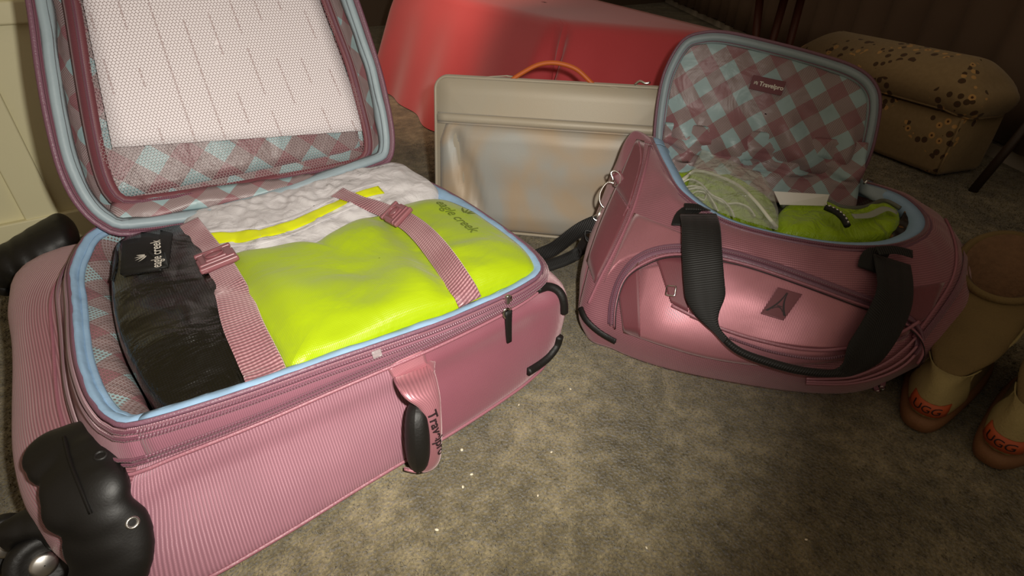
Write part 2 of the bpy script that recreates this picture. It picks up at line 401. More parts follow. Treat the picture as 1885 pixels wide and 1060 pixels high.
# cream panelled wall on the left, y = .83
wl = mesh('wall_left', [V(-1.6, .83, 0), V(.36, .83, 0), V(.36, .83, 2.2), V(-1.6, .83, 2.2), V(-1.6, .95, 0), V(.36, .95, 0), V(.36, .95, 2.2), V(-1.6, .95, 2.2)],
          [(0, 1, 2, 3), (5, 4, 7, 6), (1, 5, 6, 2), (4, 0, 3, 7), (3, 2, 6, 7)], M['cream'], smooth=False); tag(wl, 'cream painted panelled wall', kind='structure')
pl = V(0, .83, 0); ny = V(0, 1, 0)
box('baseboard_left', (-.62, .823, .027), (1.94, .014, .054), M['cream'], wl, bevel=.003)
box('panel_rail', (-.62, .822, .50), (1.94, .016, .05), M['cream'], wl, bevel=.004)
box('panel_rail', (-.62, .824, .39), (1.94, .012, .035), M['cream'], wl, bevel=.004)
for x0, w in ((-.33, .05), (-.055, .05), (.23, .05), (-.62, .05)):
    box('panel_stile', (x0, .825, .21), (w, .010, .32), M['cream'], wl, bevel=.003)
# dark wall and curtains at the back, running along (.6,.8)
wd = V(.6, .8, 0); wn = V(-.8, .6, 0); w0 = V(1.957, -.058, 0)+wd*-.9 - wn*.10
def wpt(s, z, o=0): return w0+wd*s+wn*o+V(0, 0, z)
def slab(name, s0, s1, z0, z1, o0, o1, m_, parent=None):
    c = [wpt(s, z, o) for z in (z0, z1) for s, o in ((s0, o0), (s1, o0), (s1, o1), (s0, o1))]
    return mesh(name, c, [(0, 1, 2, 3), (7, 6, 5, 4), (0, 4, 5, 1), (1, 5, 6, 2), (2, 6, 7, 3), (3, 7, 4, 0)], m_, parent, smooth=False)
wb = slab('wall_back', -.8, 5.2, 0, 2.2, -.1, 0, M['brownwall']); tag(wb, 'dark brown wall behind the footstool', kind='structure')
wf = mesh('wall_far', [V(-1.6, 3.0, 0), V(4.4, 3.0, 0), V(4.4, 3.0, 2.2), V(-1.6, 3.0, 2.2), V(-1.6, 3.1, 0), V(4.4, 3.1, 0), V(4.4, 3.1, 2.2), V(-1.6, 3.1, 2.2)], [(0, 1, 2, 3), (5, 4, 7, 6), (1, 5, 6, 2), (4, 0, 3, 7), (3, 2, 6, 7)], M['brownwall'], smooth=False); tag(wf, 'dim brown wall beyond the red tablecloth', kind='structure')
bb = slab('baseboard_back', -.8, 5.2, 0, .035, 0.0, .012, plain('white_baseboard', lin(215, 205, 190), .45)); tag(bb, 'white baseboard along the dark wall', kind='structure')
n = 260; rows = []
for z in [.05+.13*k for k in range(15)]:
    rows.append([wpt(.45+4.3*i/n, z, .045+.018*math.sin(i*.6+.3*math.sin(i*.05)+z*.3)+.01*math.sin(i*.17+1)) for i in range(n+1)])
cu = grid('curtain', rows, M['curtain'], solid=.003); tag(cu, 'dark brown pleated curtain hanging along the back wall', 'curtain')

# ================================================================== the suitcase
NS = 192
rimc = [(.03, .017, .156), (.105, .006, .155), (.189, .001, .154), (.31, -.006, .151), (.40, -.005, .151), (.443, 0, .151), (.470, .009, .151), (.486, .030, .152),
        (.497, .079, .154), (.501, .159, .156), (.501, .24, .157), (.493, .33, .158), (.475, .39, .160), (.435, .422, .162), (.35, .430, .164), (.22, .436, .166), (.12, .442, .168),
        (.065, .438, .169), (.032, .418, .168), (.014, .385, .164), (.0, .335, .158), (-.004, .263, .153), (-.007, .172, .152), (-.004, .111, .153), (.002, .068, .154), (.012, .036, .155)]
rim = crom([V(*p) for p in rimc], NS, True)
rn = []
for i in range(NS):
    t = rim[(i+3) % NS]-rim[i-3]; rn.append(V(t.y, -t.x, 0).normalized())      # counter-clockwise seen from above: this points outwards
if (rim[5]+rn[5]*.05-V(.25, .2, 0)).length < (rim[5]-V(.25, .2, 0)).length: rn = [-v for v in rn]
def ring(off, z, cn=(0, 0, 0, 0)):      # off = (left, front, right, back) outward offsets; z a number or a function of the rim point
    out = []
    for p, q in zip(rim, rn):
        wl_, wr_ = max(0, -q.x)**2, max(0, q.x)**2; wf_, wb_ = max(0, -q.y)**2, max(0, q.y)**2
        o = []
        for v in off: o.append(v(p) if callable(v) else v)
        d = wl_*o[0]+wf_*o[1]+wr_*o[2]+wb_*o[3]+4*(wl_*wf_*cn[0]+wf_*wr_*cn[1]+wr_*wb_*cn[2]+wb_*wl_*cn[3])
        zz = z(p) if callable(z) else p.z+z if z < 0 else z
        out.append(V(p.x+q.x*d, p.y+q.y*d, zz))
    return out
hz = lambda p: .108+.05*min(max(p.x, 0), .5)+.024*sm(.16, .42, p.y)*sm(.22, .0, p.x)                # height of the shoulder seam
fr = lambda k: (lambda p: k[0]+(k[1]-k[0])*min(max(p.x/.5, 0), 1)**.62)
suit = thing('suitcase', 'large dusty pink soft-sided suitcase lying open on the carpet, packed full', 'suitcase')
body_rings = [ring((.000, .000, .000, .000), lambda p: p.z-.002),
              ring((.004, .003, .003, .003), lambda p: p.z-.007),
              ring((.006, .004, .004, .004), lambda p: p.z-.016),
              ring((.010, .005, .004, .004), lambda p: .35*hz(p)+.65*p.z-.010),
              ring((.016, .004, .002, .004), lambda p: hz(p)+.008),
              ring((.030, .004, .006, .006), lambda p: hz(p)+.003, (.0, .004, 0, .026)),
              ring((.052, .006, .016, .010), lambda p: hz(p)-.002, (.0, .010, 0, .050)),
              ring((.070, .010, .024, .012), lambda p: hz(p)-.014, (.0, .016, 0, .066)),
              ring((.080, fr((.018, .008)), .028, .014), lambda p: hz(p)*.72, (.0, .018, 0, .072)),
              ring((.082, fr((.052, .012)), .022, .014), lambda p: hz(p)*.45, (.0, .016, 0, .068)),
              ring((.076, fr((.074, .014)), .010, .012), lambda p: hz(p)*.2, (.0, .012, 0, .04)),
              ring((.066, fr((.080, .012)), -.006, .006), lambda p: .010, (.0, .008, 0, .03)),
              ring((.055, fr((.072, .004)), -.020, 0), lambda p: .002),
              ring((.02, .0, -.06, -.04), lambda p: .001)]
cols = []
for i in range(NS): cols.append(crom_u([r[i] for r in body_rings], 3))
rows = [[cols[i][k] for i in range(NS)] for k in range(len(cols[0]))]
# the wheel end is a panel of its own, its cord lines running the other way
isend = [q.x < -.55 for q in rn]
k0 = next(i for i in range(NS) if isend[i] and not isend[i-1]); ne = sum(isend)
endc = [(k0+i) % NS for i in range(ne)]; mainc = [(k0+ne-1+i) % NS for i in range(NS-ne+2)]
issm = [rim[i].x > .285 and rim[i].y < .30 for i in range(NS)]; cut = max(k for k in range(len(mainc)) if not issm[mainc[k]] and rn[mainc[k]].y < -.3 and rim[mainc[k]].x < .285)
far_ = [k for k in range(len(mainc)) if issm[mainc[k]]]; fa, fb = far_[0], far_[-1]
body = grid('body', [[r[mainc[k]] for k in range(0, fa+1)] for r in rows], M['twill'], suit)
body2 = grid('body', [[r[mainc[k]] for k in range(fb, len(mainc))] for r in rows], M['twill'], suit)
farp = grid('far_side_panel', [[r[mainc[k]] for k in range(fa, fb+1)] for r in rows], M['twill_side'], suit)
endp = grid('end_panel', [[r[i] for i in endc] for r in rows], M['twill_end'], suit)
bodyB = world_data([body, body2, farp, endp])
grid('bottom_panel', [[V(.02, .05, .003), V(.45, .03, .003)], [V(.03, .40, .003), V(.45, .38, .003)]], M['pink_dark'], suit, solid=.002)
# the smooth band with the two zipper lines
zr = [ring((.005, .0045, .0045, .0045), lambda p: p.z-.002), ring((.012, .0075, .007, .006), lambda p: .62*p.z+.38*hz(p)), ring((.018, .007, .006, .006), lambda p: hz(p)+.010)]
cols = [crom_u([r[i] for r in zr], 4) for i in range(NS)]
grid('zipper_band', [[c[k] for c in cols] for k in range(len(cols[0]))], M['tape'], suit, closed=True, solid=.0012, offset=1)
for j, (o, dz, r_) in enumerate((((.006, .0065, .006, .006), .000, .0021), ((.009, .008, .008, .007), -.0062, .0019))):
    pth = ring(o, lambda p, dz=dz: p.z-.0035+dz); tube('zipper', pth, r_, M['zip'], suit, 6, True)
for o, dz in (((.019, .009, .009, .009), .0165), ((.021, .009, .009, .009), .0115)):
    pth = ring(o, lambda p, dz=dz: hz(p)+dz); tube('expansion_zipper', pth, .0017, M['zip'], suit, 6, True)
tube('rim_piping', ring((.001, .001, .001, .001), lambda p: p.z+.0005), .0026, M['piping_plum'], suit, 8, True)
# shoulder seam cord along the front and right
seam = ring((.031, .0075, .008, .008), lambda p: hz(p)+.0035)
tube('seam_cord', seam, .0019, M['piping'], suit, 8, True)
# pale blue binding inside the rim, then the checked lining
bl = [ring((0, 0, 0, 0), lambda p: p.z+.001), ring((-.003, -.006, -.006, -.004), lambda p: p.z+.002), ring((-.006, -.014, -.014, -.008), lambda p: p.z-.003), ring((-.008, -.017, -.017, -.010), lambda p: p.z-.012)]
rows = []
for k, r in enumerate(bl): rows.append([v+V(0, 0, .0018*nz(v, 60, k))+rn[i]*(.002*nz(v, 45, 7) if k > 1 else 0) for i, v in enumerate(r)])
cols = [crom_u([r[i] for r in rows], 4) for i in range(NS)]
grid('inner_binding', [[c[k] for c in cols] for k in range(len(cols[0]))], M['blue'], suit, closed=True, solid=.0012, offset=1)
tube('binding_fold', [v+V(0, 0, .002*nz(v, 50, 3)) for v in ring((-.0085, -.014, -.014, -.009), lambda p: p.z-.006)], .0040, M['blue'], suit, 8, True)
lr = [ring((-.008, -.018, -.018, -.011), lambda p: p.z-.009), ring((-.030, -.019, -.018, -.014), .132), ring((-.036, -.019, -.018, -.014), .10), ring((-.028, -.02, -.02, -.02), .02)]
cols = [crom_u([r[i] for r in lr], 5) for i in range(NS)]
grid('lining', [[c[k]+V(.004*nz(c[k], 18, 1), .004*nz(c[k], 18, 5), 0) for c in cols] for k in range(len(cols[0]))], M['ging_dot'], suit, closed=True)
grid('floor_lining', [[V(.03, .03, .02), V(.47, .03, .02)], [V(.03, .42, .02), V(.47, .40, .02)]], M['ging'], suit, solid=.002)

# bottom edge cord along the side panel, and black corner guards at the far end
low = ring((.068, fr((.081, .013)), -.005, .007), .009, (.0, .008, 0, .03))
cordi = [i for i in mainc if rn[i].y < -.5]
tube('seam_cord', [low[i] for i in cordi], .0021, M['piping'], suit, 8)
for pix in ([(985, 533), (1004, 529), (1020, 532), (1030, 541), (1035, 555), (1036, 575)], [(1028, 616), (1022, 636), (1008, 655), (990, 670), (968, 684)]):
    pts, ns = surf(bodyB, pix, 24, .002)
    if len(pts) > 3: tube('corner_guard', pts, .0058, M['rubber'], suit, 10)
# side panel seams (vertical stitch line near the front guard)
# ---- side handle: cloth sleeve folded over a rubber grip
gx, gy = .266, -.036
grip = crom([on(774, 742, V(0, -.040, 0), ny), on(768, 762, V(0, -.054, 0), ny), on(768, 800, V(0, -.062, 0), ny), on(770, 838, V(0, -.064, 0), ny), on(772, 856, V(0, -.058, 0), ny)], 24)
hd = tube('side_handle', grip, lambda s: .0135*(.55+.45*math.sin(PI*min(max(s, .05), .95))**.5), M['rubber'], suit, 16); hd['label'] = 'black rubber grip'
prof_ = [(-.008, (730, 692), (795, 660)), (-.022, (728, 700), (798, 674)), (-.040, (736, 716), (803, 692)), (-.052, (750, 735), (808, 712)), (-.060, (774, 752), (813, 736)), (-.066, (785, 775), (815, 765)), (-.070, (790, 803), (816, 795)), (-.072, (792, 832), (815, 825)), (-.071, (786, 856), (812, 846)), (-.066, (770, 870), (800, 860)), (-.056, (746, 866), (782, 866))]
rows = []
for y, (ax_, ay_), (bx_, by_) in prof_:
    pa = on(ax_, ay_, V(0, y, 0), ny); pb2 = on(bx_, by_, V(0, y, 0), ny); xl, xr, z = pa.x, pb2.x, max((pa.z+pb2.z)/2, .003); zl, zr = max(pa.z, .003), max(pb2.z, .003)
    yb = y+.030 if y < -.03 else y+.006
    rows.append([V(xr+.004, min(yb, -.004), zr), V(xr+.003, y*.5+yb*.5, zr), V(xr-.002, y+.001, zr), V((xl+xr)/2, y-.002, z), V(xl+.004, y-.001, zl), V(xl, y+.001, zl), V(xl+.001, y+.005, zl)])
rows = [crom_u(r, 3) for r in rows]; cols = [crom_u([r[i] for r in rows], 4) for i in range(len(rows[0]))]
slv = grid('handle_sleeve', [[c[k] for c in cols] for k in range(len(cols[0]))], M['pink_satin'], suit, solid=.0018, offset=0)
tube('sleeve_hem', [c for c in cols[-3]], .0014, M['piping'], suit, 6)
pt, pn = surf(bodyB, [(715, 690), (745, 672), (785, 655)], 10, .0025)
strap('sleeve_tab', pt, pn, .020, .002, M['pink_satin'], suit)
slB = world_data([slv])
# lettering runs down the sleeve
ct = on(805, 798, V(0, -.072, 0), ny); nr = V(0, -1, .15).normalized()
Mx = Matrix.Translation(ct) @ basis(on(811, 835, V(0, -.072, 0), ny)-on(799, 762, V(0, -.072, 0), ny), nr).to_4x4()
text('sleeve_lettering', 'Travelpro', .0150, M['dark_print'], Mx, suit, bvh=slB, nrm=nr, off=.0012, bold=.0004)
# ---- zipper pull on the corner of the band
zp = box('zipper_slider', on(935, 556, V(0, -.010, 0), ny), (.010, .008, .018), M['chrome'], suit, bevel=.003, seg=3)
box('slider_bridge', on(935, 551, V(0, -.016, 0), ny), (.005, .004, .012), M['steel'], zp, bevel=.0015)
ring_ = [on(934+7*math.cos(a), 577+9*math.sin(a), V(0, -.017, 0), ny) for a in [2*PI*k/18 for k in range(18)]]
tube('pull_ring', ring_, .0014, M['chrome'], zp, 6, True)
strap('zipper_pull', crom([on(936, 572, V(0, -.017, 0), ny), on(936, 600, V(0, -.018, 0), ny), on(937, 629, V(0, -.017, 0), ny)], 10), V(0, -1, 0), lambda s: .010-.003*s, .0035, M['rubber'], suit)
b_ = surf(bodyB, [(686, 636), (692, 655)], 5, .008)
strap('clear_tape', b_[0], b_[1], .010, .0006, plain('clear_tape', (.6, .55, .55), .2, Alpha=.30), suit)

# ---- wheel housings with spinner wheels
def wheels(name, c, sgn, caps):
    pass
def wheel(parent, c, ax, r=.026, w=.013, cap=None):
    ax = ax.normalized(); R_ = basis(ax, V(0, 0, 1)); parts = []
    prof = [(-w, r*.62), (-w, r*.86), (-w*.7, r*.97), (0, r), (w*.7, r*.97), (w, r*.86), (w, r*.62), (w*.8, r*.5), (w*.8, .0008)]
    rows = [[Vector(c)+R_ @ V(x, rr_*math.cos(a), rr_*math.sin(a)) for a in [2*PI*k/36 for k in range(36)]] for x, rr_ in [(-w*.8, .0008), (-w*.8, r*.5)]+prof]
    o = grid('wheel', rows, M['rubber'], parent, closed=True)
    for s_ in (-1, 1):
        rows = [[Vector(c)+R_ @ V(s_*x, rr_*math.cos(a), rr_*math.sin(a)) for a in [2*PI*k/24 for k in range(24)]] for x, rr_ in [(w*.7, r*.42), (w*1.15, r*.40), (w*1.3, r*.30), (w*1.34, .0006)]]
        grid('wheel_cap', rows, M['steel'], o, closed=True)
    return o
# near housing: follows the rounded corner, with lobes to the end panel, the side and the floor
def gel(pix, z=None, pl_=None): return at(pix[0], pix[1], z) if pl_ is None else on(pix[0], pix[1], pl_, ny)
h1 = []
def lobe(px_, py_, r, th=.016, up_=.004, z=.06):
    h = hit(bodyB, px_, py_); c, n_ = h if h else (at(px_, py_, z), (CAM-at(px_, py_, z)).normalized())
    h1.append(ball(c+n_*up_, (r, r, th), basis(n_.orthogonal(), n_), 20))
for a_ in ((106, 836, .025), (132, 834, .031), (158, 850, .028), (150, 885, .030), (170, 925, .028), (200, 955, .026), (218, 985, .028), (222, 1020, .028), (190, 1000, .030), (200, 1060, .030), (140, 930, .024), (178, 868, .026), (186, 905, .026), (160, 900, .028), (212, 970, .028), (224, 1002, .027), (212, 1040, .030), (118, 850, .026)): lobe(*a_)
hs = blob('wheel_housing', h1, M['black_plastic'], suit, .003, 10)
hb = world_data([hs])
for q in ((185, 838), (244, 962)):
    h = hit(hb, *q)
    if h:
        R_ = basis(h[1].orthogonal(), h[1])
        rows = [[h[0]+R_ @ V(a_*math.cos(t), a_*math.sin(t), zz) for t in [2*PI*k/16 for k in range(16)]] for a_, zz in ((.0055, .0), (.005, .0012), (.0035, .0012), (.003, -.0005), (.0004, -.0005))]
        grid('screw', rows, M['steel'] if q[0] > 200 else M['rubber'], hs, closed=True)
pt, pn = surf(hb, [(118, 800), (130, 850), (150, 900), (170, 950)], 14, .0008); 
if len(pt) > 3: tube('housing_rib', pt, .0016, M['black_plastic'], hs, 6)
fk = [ball(at(118, 952, .060), (.018, .022, .018)), ball(at(84, 955, .062), (.020, .018, .012)), ball(at(48, 966, .060), (.018, .016, .012)), ball(at(20, 985, .052), (.010, .014, .016)), ball(at(104, 985, .052), (.010, .014, .016))]
f1 = blob('wheel_fork', fk, M['black_plastic'], suit, .003, 5)
for q_, z_ in (((76, 1034), .030), ((8, 1000), .030)):
    wc_ = at(q_[0], q_[1], z_); ax_ = CAM-wc_; ax_.z *= .45; wheel(suit, wc_, ax_, .0265, .010)
# far housing behind the left end
h2 = [ball(at(116, 430, .112), (.020, .05, .030)), ball(at(96, 442, .108), (.022, .05, .030)), ball(at(74, 455, .104), (.022, .05, .030)), ball(at(48, 470, .098), (.020, .045, .030)), ball(at(22, 484, .090), (.018, .04, .030)), ball(at(0, 498, .082), (.018, .03, .028)),
      ball(V(-.035, .485, .070), (.035, .05, .040)), ball(V(-.055, .47, .06), (.030, .05, .035)), ball(V(-.03, .54, .075), (.03, .05, .035))]
hs2 = blob('wheel_housing', h2, M['black_plastic'], suit, .004, 12)
wheel(suit, at(12, 516, .060), V(.8, -.5, .3), .024, .009)
for o in list(suit.children):
    if o.name.startswith('wheel') and 'label' not in o: pass

# ---- compression straps across the packing cubes are added after the contents

# ------------------------------------------------------------------ lid, opened about 110 degrees
TA = math.radians(22); lx = V(1, 0, 0); lv = V(0, math.sin(TA), math.cos(TA)); lw = V(0, -math.cos(TA), math.sin(TA)); LO = V(0, .44, .16)
def LP(x, v, w): return LO+lx*x+lv*v+lw*w
def lpx(x, y, w): return on(x, y, LO+lw*w, lw)      # a picture point on the lid plane at depth w
lidc = [(.070, -.014), (.16, -.024), (.26, -.020), (.37, -.008), (.44, .000), (.465, .010), (.480, .045), (.486, .10), (.487, .16), (.480, .26), (.468, .36), (.450, .42), (.415, .448), (.33, .455), (.2, .455),
        (.13, .450), (.092, .42), (.080, .36), (.066, .28), (.047, .20), (.035, .14), (.027, .08), (.030, .036), (.044, .004)]
lidr = crom([V(x, v, 0) for x, v in lidc], 160, True)
ln = []
for i in range(160):
    t = lidr[(i+2) % 160]-lidr[i-2]; ln.append(V(t.y, -t.x, 0).normalized())
def lring(off, w, wav=0, seed=0): return [LP(p.x+q.x*(off+wav*nz(p, 22, seed)), p.y+q.y*(off+wav*nz(p, 22, seed)), w) for p, q in zip(lidr, ln)]
lid = grid('lid', [lring(-.10, -.025), lring(-.03, -.025), lring(-.008, -.020), lring(.001, -.008), lring(.003, .010), lring(.001, .030), lring(-.002, .040)], M['twill'], suit, closed=True)
mesh('lid_top_panel', lring(-.10, -.025), [tuple(range(160))], M['twill'], lid)
tube('lid_piping', lring(.0, .040), .0034, M['piping_plum'], lid, 8, True)
tube('lid_zipper', lring(-.005, .041), .0020, M['zip'], lid, 6, True)
tube('lid_blue_cord', lring(-.0125, .040, .0015, 4), .0062, M['blue_grey'], lid, 8, True)
grid('lid_blue_binding', [lring(-.006, .040), lring(-.012, .041), lring(-.019, .037, .002, 2), lring(-.021, .028, .003, 3)], M['blue_grey'], lid, closed=True, solid=.001, offset=1)
grid('lid_lining', [lring(-.018, .030, .003, 3), lring(-.022, .018, .004, 5), lring(-.026, .004, .005, 6), lring(-.040, -.006, .004, 8), lring(-.075, -.010)], M['ging'], lid, closed=True)
# back lining panel (check), slightly pillowed
rows = []
for j in range(28):
    r = []
    for i in range(36):
        u_, v_ = i/35, j/27
        xx = .066+.375*u_+.018*v_*(1-u_)-.012*v_*u_*0; yy = .035+.39*v_
        w = -.006+.006*math.sin(PI*u_)*math.sin(PI*v_)+.003*nz((u_, v_), 7, 2)
        r.append(LP(xx, yy, w))
    rows.append(r)
grid('lid_back_panel', rows, M['ging'], lid, solid=.001)
# the zipped net pocket: pink tape round it, open net in front
pk = [(.098, .026), (.18, .020), (.28, .016), (.38, .014), (.425, .018), (.441, .040), (.447, .09), (.447, .16), (.438, .26), (.425, .35), (.40, .41), (.33, .425), (.2, .425), (.145, .41), (.125, .36), (.108, .27), (.089, .18), (.074, .10), (.070, .055), (.077, .032)]
pr_ = crom([V(x, v, 0) for x, v in pk], 140, True)
pnm = []
for i in range(140):
    t = pr_[(i+2) % 140]-pr_[i-2]; pnm.append(V(t.y, -t.x, 0).normalized())
def pring(off, w): return [LP(p.x+q.x*off, p.y+q.y*off, w+.0035*nz(p, 14, 5)) for p, q in zip(pr_, pnm)]
grid('pocket_tape', [pring(.013, .008), pring(.008, .015), pring(0, .018), pring(-.007, .017)], M['pink_dark'], lid, closed=True, solid=.001)
tube('pocket_zipper', pring(.001, .0195), .0022, M['zip'], lid, 6, True)
rows = []
for k in range(14):
    t = k/13; c = V(.26, .22, 0)
    rows.append([LP(*(lambda q: (q.x, q.y))(c.lerp(p, 1-t*.985)), .017+.0015*nz(c.lerp(p, 1-t), 12, 1)) for p in pr_])
net = grid('pocket_net', rows, M['net_white'], lid, closed=True)
# flat uv on the net so the holes stay regular
uvl = net.data.uv_layers.active
for lp in net.data.loops:
    d = net.data.vertices[lp.vertex_index].co-LO; uvl.data[lp.index].uv = (d.x, d.dot(lv))
# hinge gusset between lid and base
rows = []
for j in range(8):
    r = []
    for i in range(50):
        u_ = i/49; a = V(.045+.415*u_, .405+.012*(1-u_), .163+.006*(1-u_)); b = LP(.066+.385*u_, .036-.032*u_, .014+.020*u_)
        p = a.lerp(b, j/7)+V(0, -.010*math.sin(PI*j/7), -.002)+V(0, .004*nz((u_*9, j*.4), 1), .003*nz((u_*14, j*.5), 1, 3)); r.append(p)
    rows.append(r)
grid('hinge_gusset', rows, M['ging'], suit, solid=.001)
finish_list = [(suit, (.22, .2, 0))]

# the papers behind the net
def paper_mat():
    m, nt, b = mat('printed_paper'); tc = N(nt, 'ShaderNodeTexCoord'); sp = N(nt, 'ShaderNodeSeparateXYZ'); L(nt, tc.outputs['UV'], sp.inputs[0])
    u_ = sp.outputs[0]; v_ = sp.outputs[1]
    col = math_(nt, 'MULTIPLY', math_(nt, 'ADD', u_, math_(nt, 'MULTIPLY', v_, .05)), 9.0); fr_ = math_(nt, 'FRACT', col); idx = math_(nt, 'FLOOR', col)
    line = math_(nt, 'LESS_THAN', math_(nt, 'ABSOLUTE', math_(nt, 'SUBTRACT', fr_, .5)), .035)
    cb = N(nt, 'ShaderNodeCombineXYZ'); L(nt, idx, cb.inputs[0]); L(nt, math_(nt, 'MULTIPLY', v_, 2.2), cb.inputs[1])
    t = N(nt, 'ShaderNodeTexNoise', i_Scale=1.7, i_Detail=0); L(nt, cb.outputs[0], t.inputs['Vector'])
    cb2 = N(nt, 'ShaderNodeCombineXYZ'); L(nt, idx, cb2.inputs[0]); L(nt, math_(nt, 'MULTIPLY', v_, 90), cb2.inputs[1])
    t2 = N(nt, 'ShaderNodeTexNoise', i_Scale=1.0, i_Detail=2); L(nt, cb2.outputs[0], t2.inputs['Vector'])
    f = math_(nt, 'MULTIPLY', math_(nt, 'MULTIPLY', line, math_(nt, 'GREATER_THAN', t.outputs['Fac'], .52)), math_(nt, 'GREATER_THAN', t2.outputs['Fac'], .46))
    L(nt, mixc(nt, math_(nt, 'MULTIPLY', f, .5), lin(248, 240, 244), lin(150, 110, 105)), b.inputs['Base Color']); setp(b, Roughness=.6)
    return m
pc = [lpx(207, 272, .008), lpx(676, 240, .008), lpx(590, 5, .008), lpx(150, -10, .008)]
tl = pc[3]+(pc[3]-pc[0])*.12; tr_ = pc[2]+(pc[2]-pc[1])*.12
vs = []; fs = []; uv = []
for j in range(13):
    for i in range(17):
        u_, v_ = i/16, j/12; p = tl.lerp(tr_, u_).lerp(pc[0].lerp(pc[1], u_), v_)+lw*(.0015*math.sin(u_*5+v_*2)); vs.append(p); uv.append((u_, 1-v_))
fs = [(j*17+i, j*17+i+1, (j+1)*17+i+1, (j+1)*17+i) for j in range(12) for i in range(16)]
pap = mesh('printed_sheet', vs, fs, paper_mat(), None, uv); md = pap.modifiers.new('t', 'SOLIDIFY'); md.thickness = .0012; md.offset = -1
tag(pap, 'white printed paper sheet behind the net pocket of the open suitcase lid', 'paper')
# ================================================================== contents of the suitcase
def pillow(name, outline, h, mat_, parent=None, depth=.1, rings=16, prof=.5, bump=None, n=120, fillet=.012, uvs=1):
    """a stuffed soft thing: outline = control points of its upper edge, h = crown height over that edge"""
    o = crom([V(*p) for p in outline], n, True); c = sum(o, V(0, 0, 0))/n; rows = []
    for k in range(4, -1, -1):      # side wall
        t = k/4; rows.append([V(c.x+(p.x-c.x)*(1-.03*t), c.y+(p.y-c.y)*(1-.03*t), p.z-.006-(depth-.006)*t) for p in o])
    rows = rows[:5]
    for k in range(1, rings+1):
        s = 1-k/rings; s = max(s, .004)
        r = []
        for p in o:
            q = V(c.x+(p.x-c.x)*s, c.y+(p.y-c.y)*s, p.z*s+c.z*(1-s)); q.z += h*(1-s**(2/prof*1.0))**prof if s < 1 else 0
            if bump: q.z += bump(q.x, q.y)*min(1, (1-s)*6)
            r.append(q)
        rows.append(r)
    ob = grid(name, rows, mat_, parent, closed=True)
    uvl = ob.data.uv_layers.active
    for lp in ob.data.loops:
        p = ob.data.vertices[lp.vertex_index].co; uvl.data[lp.index].uv = (p.x, p.y)
    return ob
# black packing cube: shiny close net over dark cloth
def black_net():
    m, nt, b = mat('black_glossy_net'); tc = N(nt, 'ShaderNodeTexCoord')
    v = N(nt, 'ShaderNodeVectorMath', operation='SCALE'); v.inputs['Scale'].default_value = 1/.0026; L(nt, tc.outputs['UV'], v.inputs[0])
    f = N(nt, 'ShaderNodeVectorMath', operation='FRACTION'); L(nt, v.outputs[0], f.inputs[0])
    d = N(nt, 'ShaderNodeVectorMath', operation='DISTANCE'); L(nt, f.outputs[0], d.inputs[0]); d.inputs[1].default_value = (.5, .5, 0)
    k = math_(nt, 'LESS_THAN', d.outputs['Value'], .34)
    L(nt, mixc(nt, k, lin(15, 14, 10), lin(8, 7, 5)), b.inputs['Base Color']); L(nt, math_(nt, 'ADD', math_(nt, 'MULTIPLY', k, .25), .18), b.inputs['Roughness'])
    bp = N(nt, 'ShaderNodeBump', i_Strength=.5, i_Distance=.0008); L(nt, d.outputs['Value'], bp.inputs['Height'])
    n2_ = N(nt, 'ShaderNodeTexNoise', i_Scale=16, i_Detail=3, i_Distortion=1); L(nt, tc.outputs['Object'], n2_.inputs['Vector'])
    b2 = N(nt, 'ShaderNodeBump', i_Strength=.8, i_Distance=.02); L(nt, n2_.outputs['Fac'], b2.inputs['Height']); L(nt, b2.outputs[0], bp.inputs['Normal']); L(nt, bp.outputs[0], b.inputs['Normal'])
    setp(b, Specular_IOR_Level=.5, Coat_Weight=.5, Coat_Roughness=.16); return m
bk = thing('packing_cube', 'glossy black mesh packing cube at the wheel end of the open suitcase', 'packing cube')
def bb_(x, y): return -.010*sm(.10, .0, y)+.0035*nz((x, y), 22, 1)+.008*math.exp(-((x-.085)**2/.0006+(y-.12)**2/.002))
bo = [(.058, .024, .138), (.09, .016, .142), (.122, .014, .146), (.150, .030, .150), (.152, .12, .156), (.150, .25, .160), (.145, .37, .160), (.132, .398, .158), (.09, .402, .158), (.056, .396, .156), (.040, .34, .153), (.030, .24, .150), (.030, .15, .146), (.040, .07, .141)]
bko = pillow('cube_body', bo, .012, black_net(), bk, depth=.115, bump=bb_)
bkB = world_data([bko])
pt, pn = surf(bkB, [(200, 432), (214, 520), (205, 560)], 5, .001)
pp = patch('logo_panel', bkB, ([(228, 425), (262, 418), (318, 430)], [(222, 505), (262, 500), (310, 492)]), .0012, plain('black_cloth_panel', lin(14, 13, 10), .6, bump=.3, bscale=800), bk)
for q in ([(210, 440), (216, 480), (203, 532)], [(193, 430), (215, 424), (245, 416)], [(225, 508), (265, 502), (300, 498)]):
    pt, pn = surf(bkB, q, 16, .0015); tube('stitched_seam', pt, .0011, M['steel'] if 0 else M['black_plastic'], bk, 6)
def leaf_logo(name, c, s, ang, nr, bvh, mt, parent, col):
    xa = V(math.cos(ang), math.sin(ang), 0); Mx_ = Matrix.Translation(c) @ basis(xa, nr).to_4x4()
    st = []
    for k in range(4):      # four feather strokes that fan out from the lower right
        a0 = .35+.42*k; r = []
        for q in range(9):
            t = q/8; rad = s*(.25+.95*t)*(1-.10*k); aa = a0+.25*t; wd_ = s*.14*math.sin(PI*min(t*.85+.15, 1))
            cx, cy = -math.cos(aa)*rad+s*.4, math.sin(aa)*rad-s*.45; nx_, ny_ = math.sin(aa), math.cos(aa)
            r.append(((cx-nx_*wd_*.5, cy-ny_*wd_*.5), (cx+nx_*wd_*.5, cy+ny_*wd_*.5)))
        st.append(r)
    return flatpoly(name, st, Mx_, mt, parent, bvh, nr, .0042)
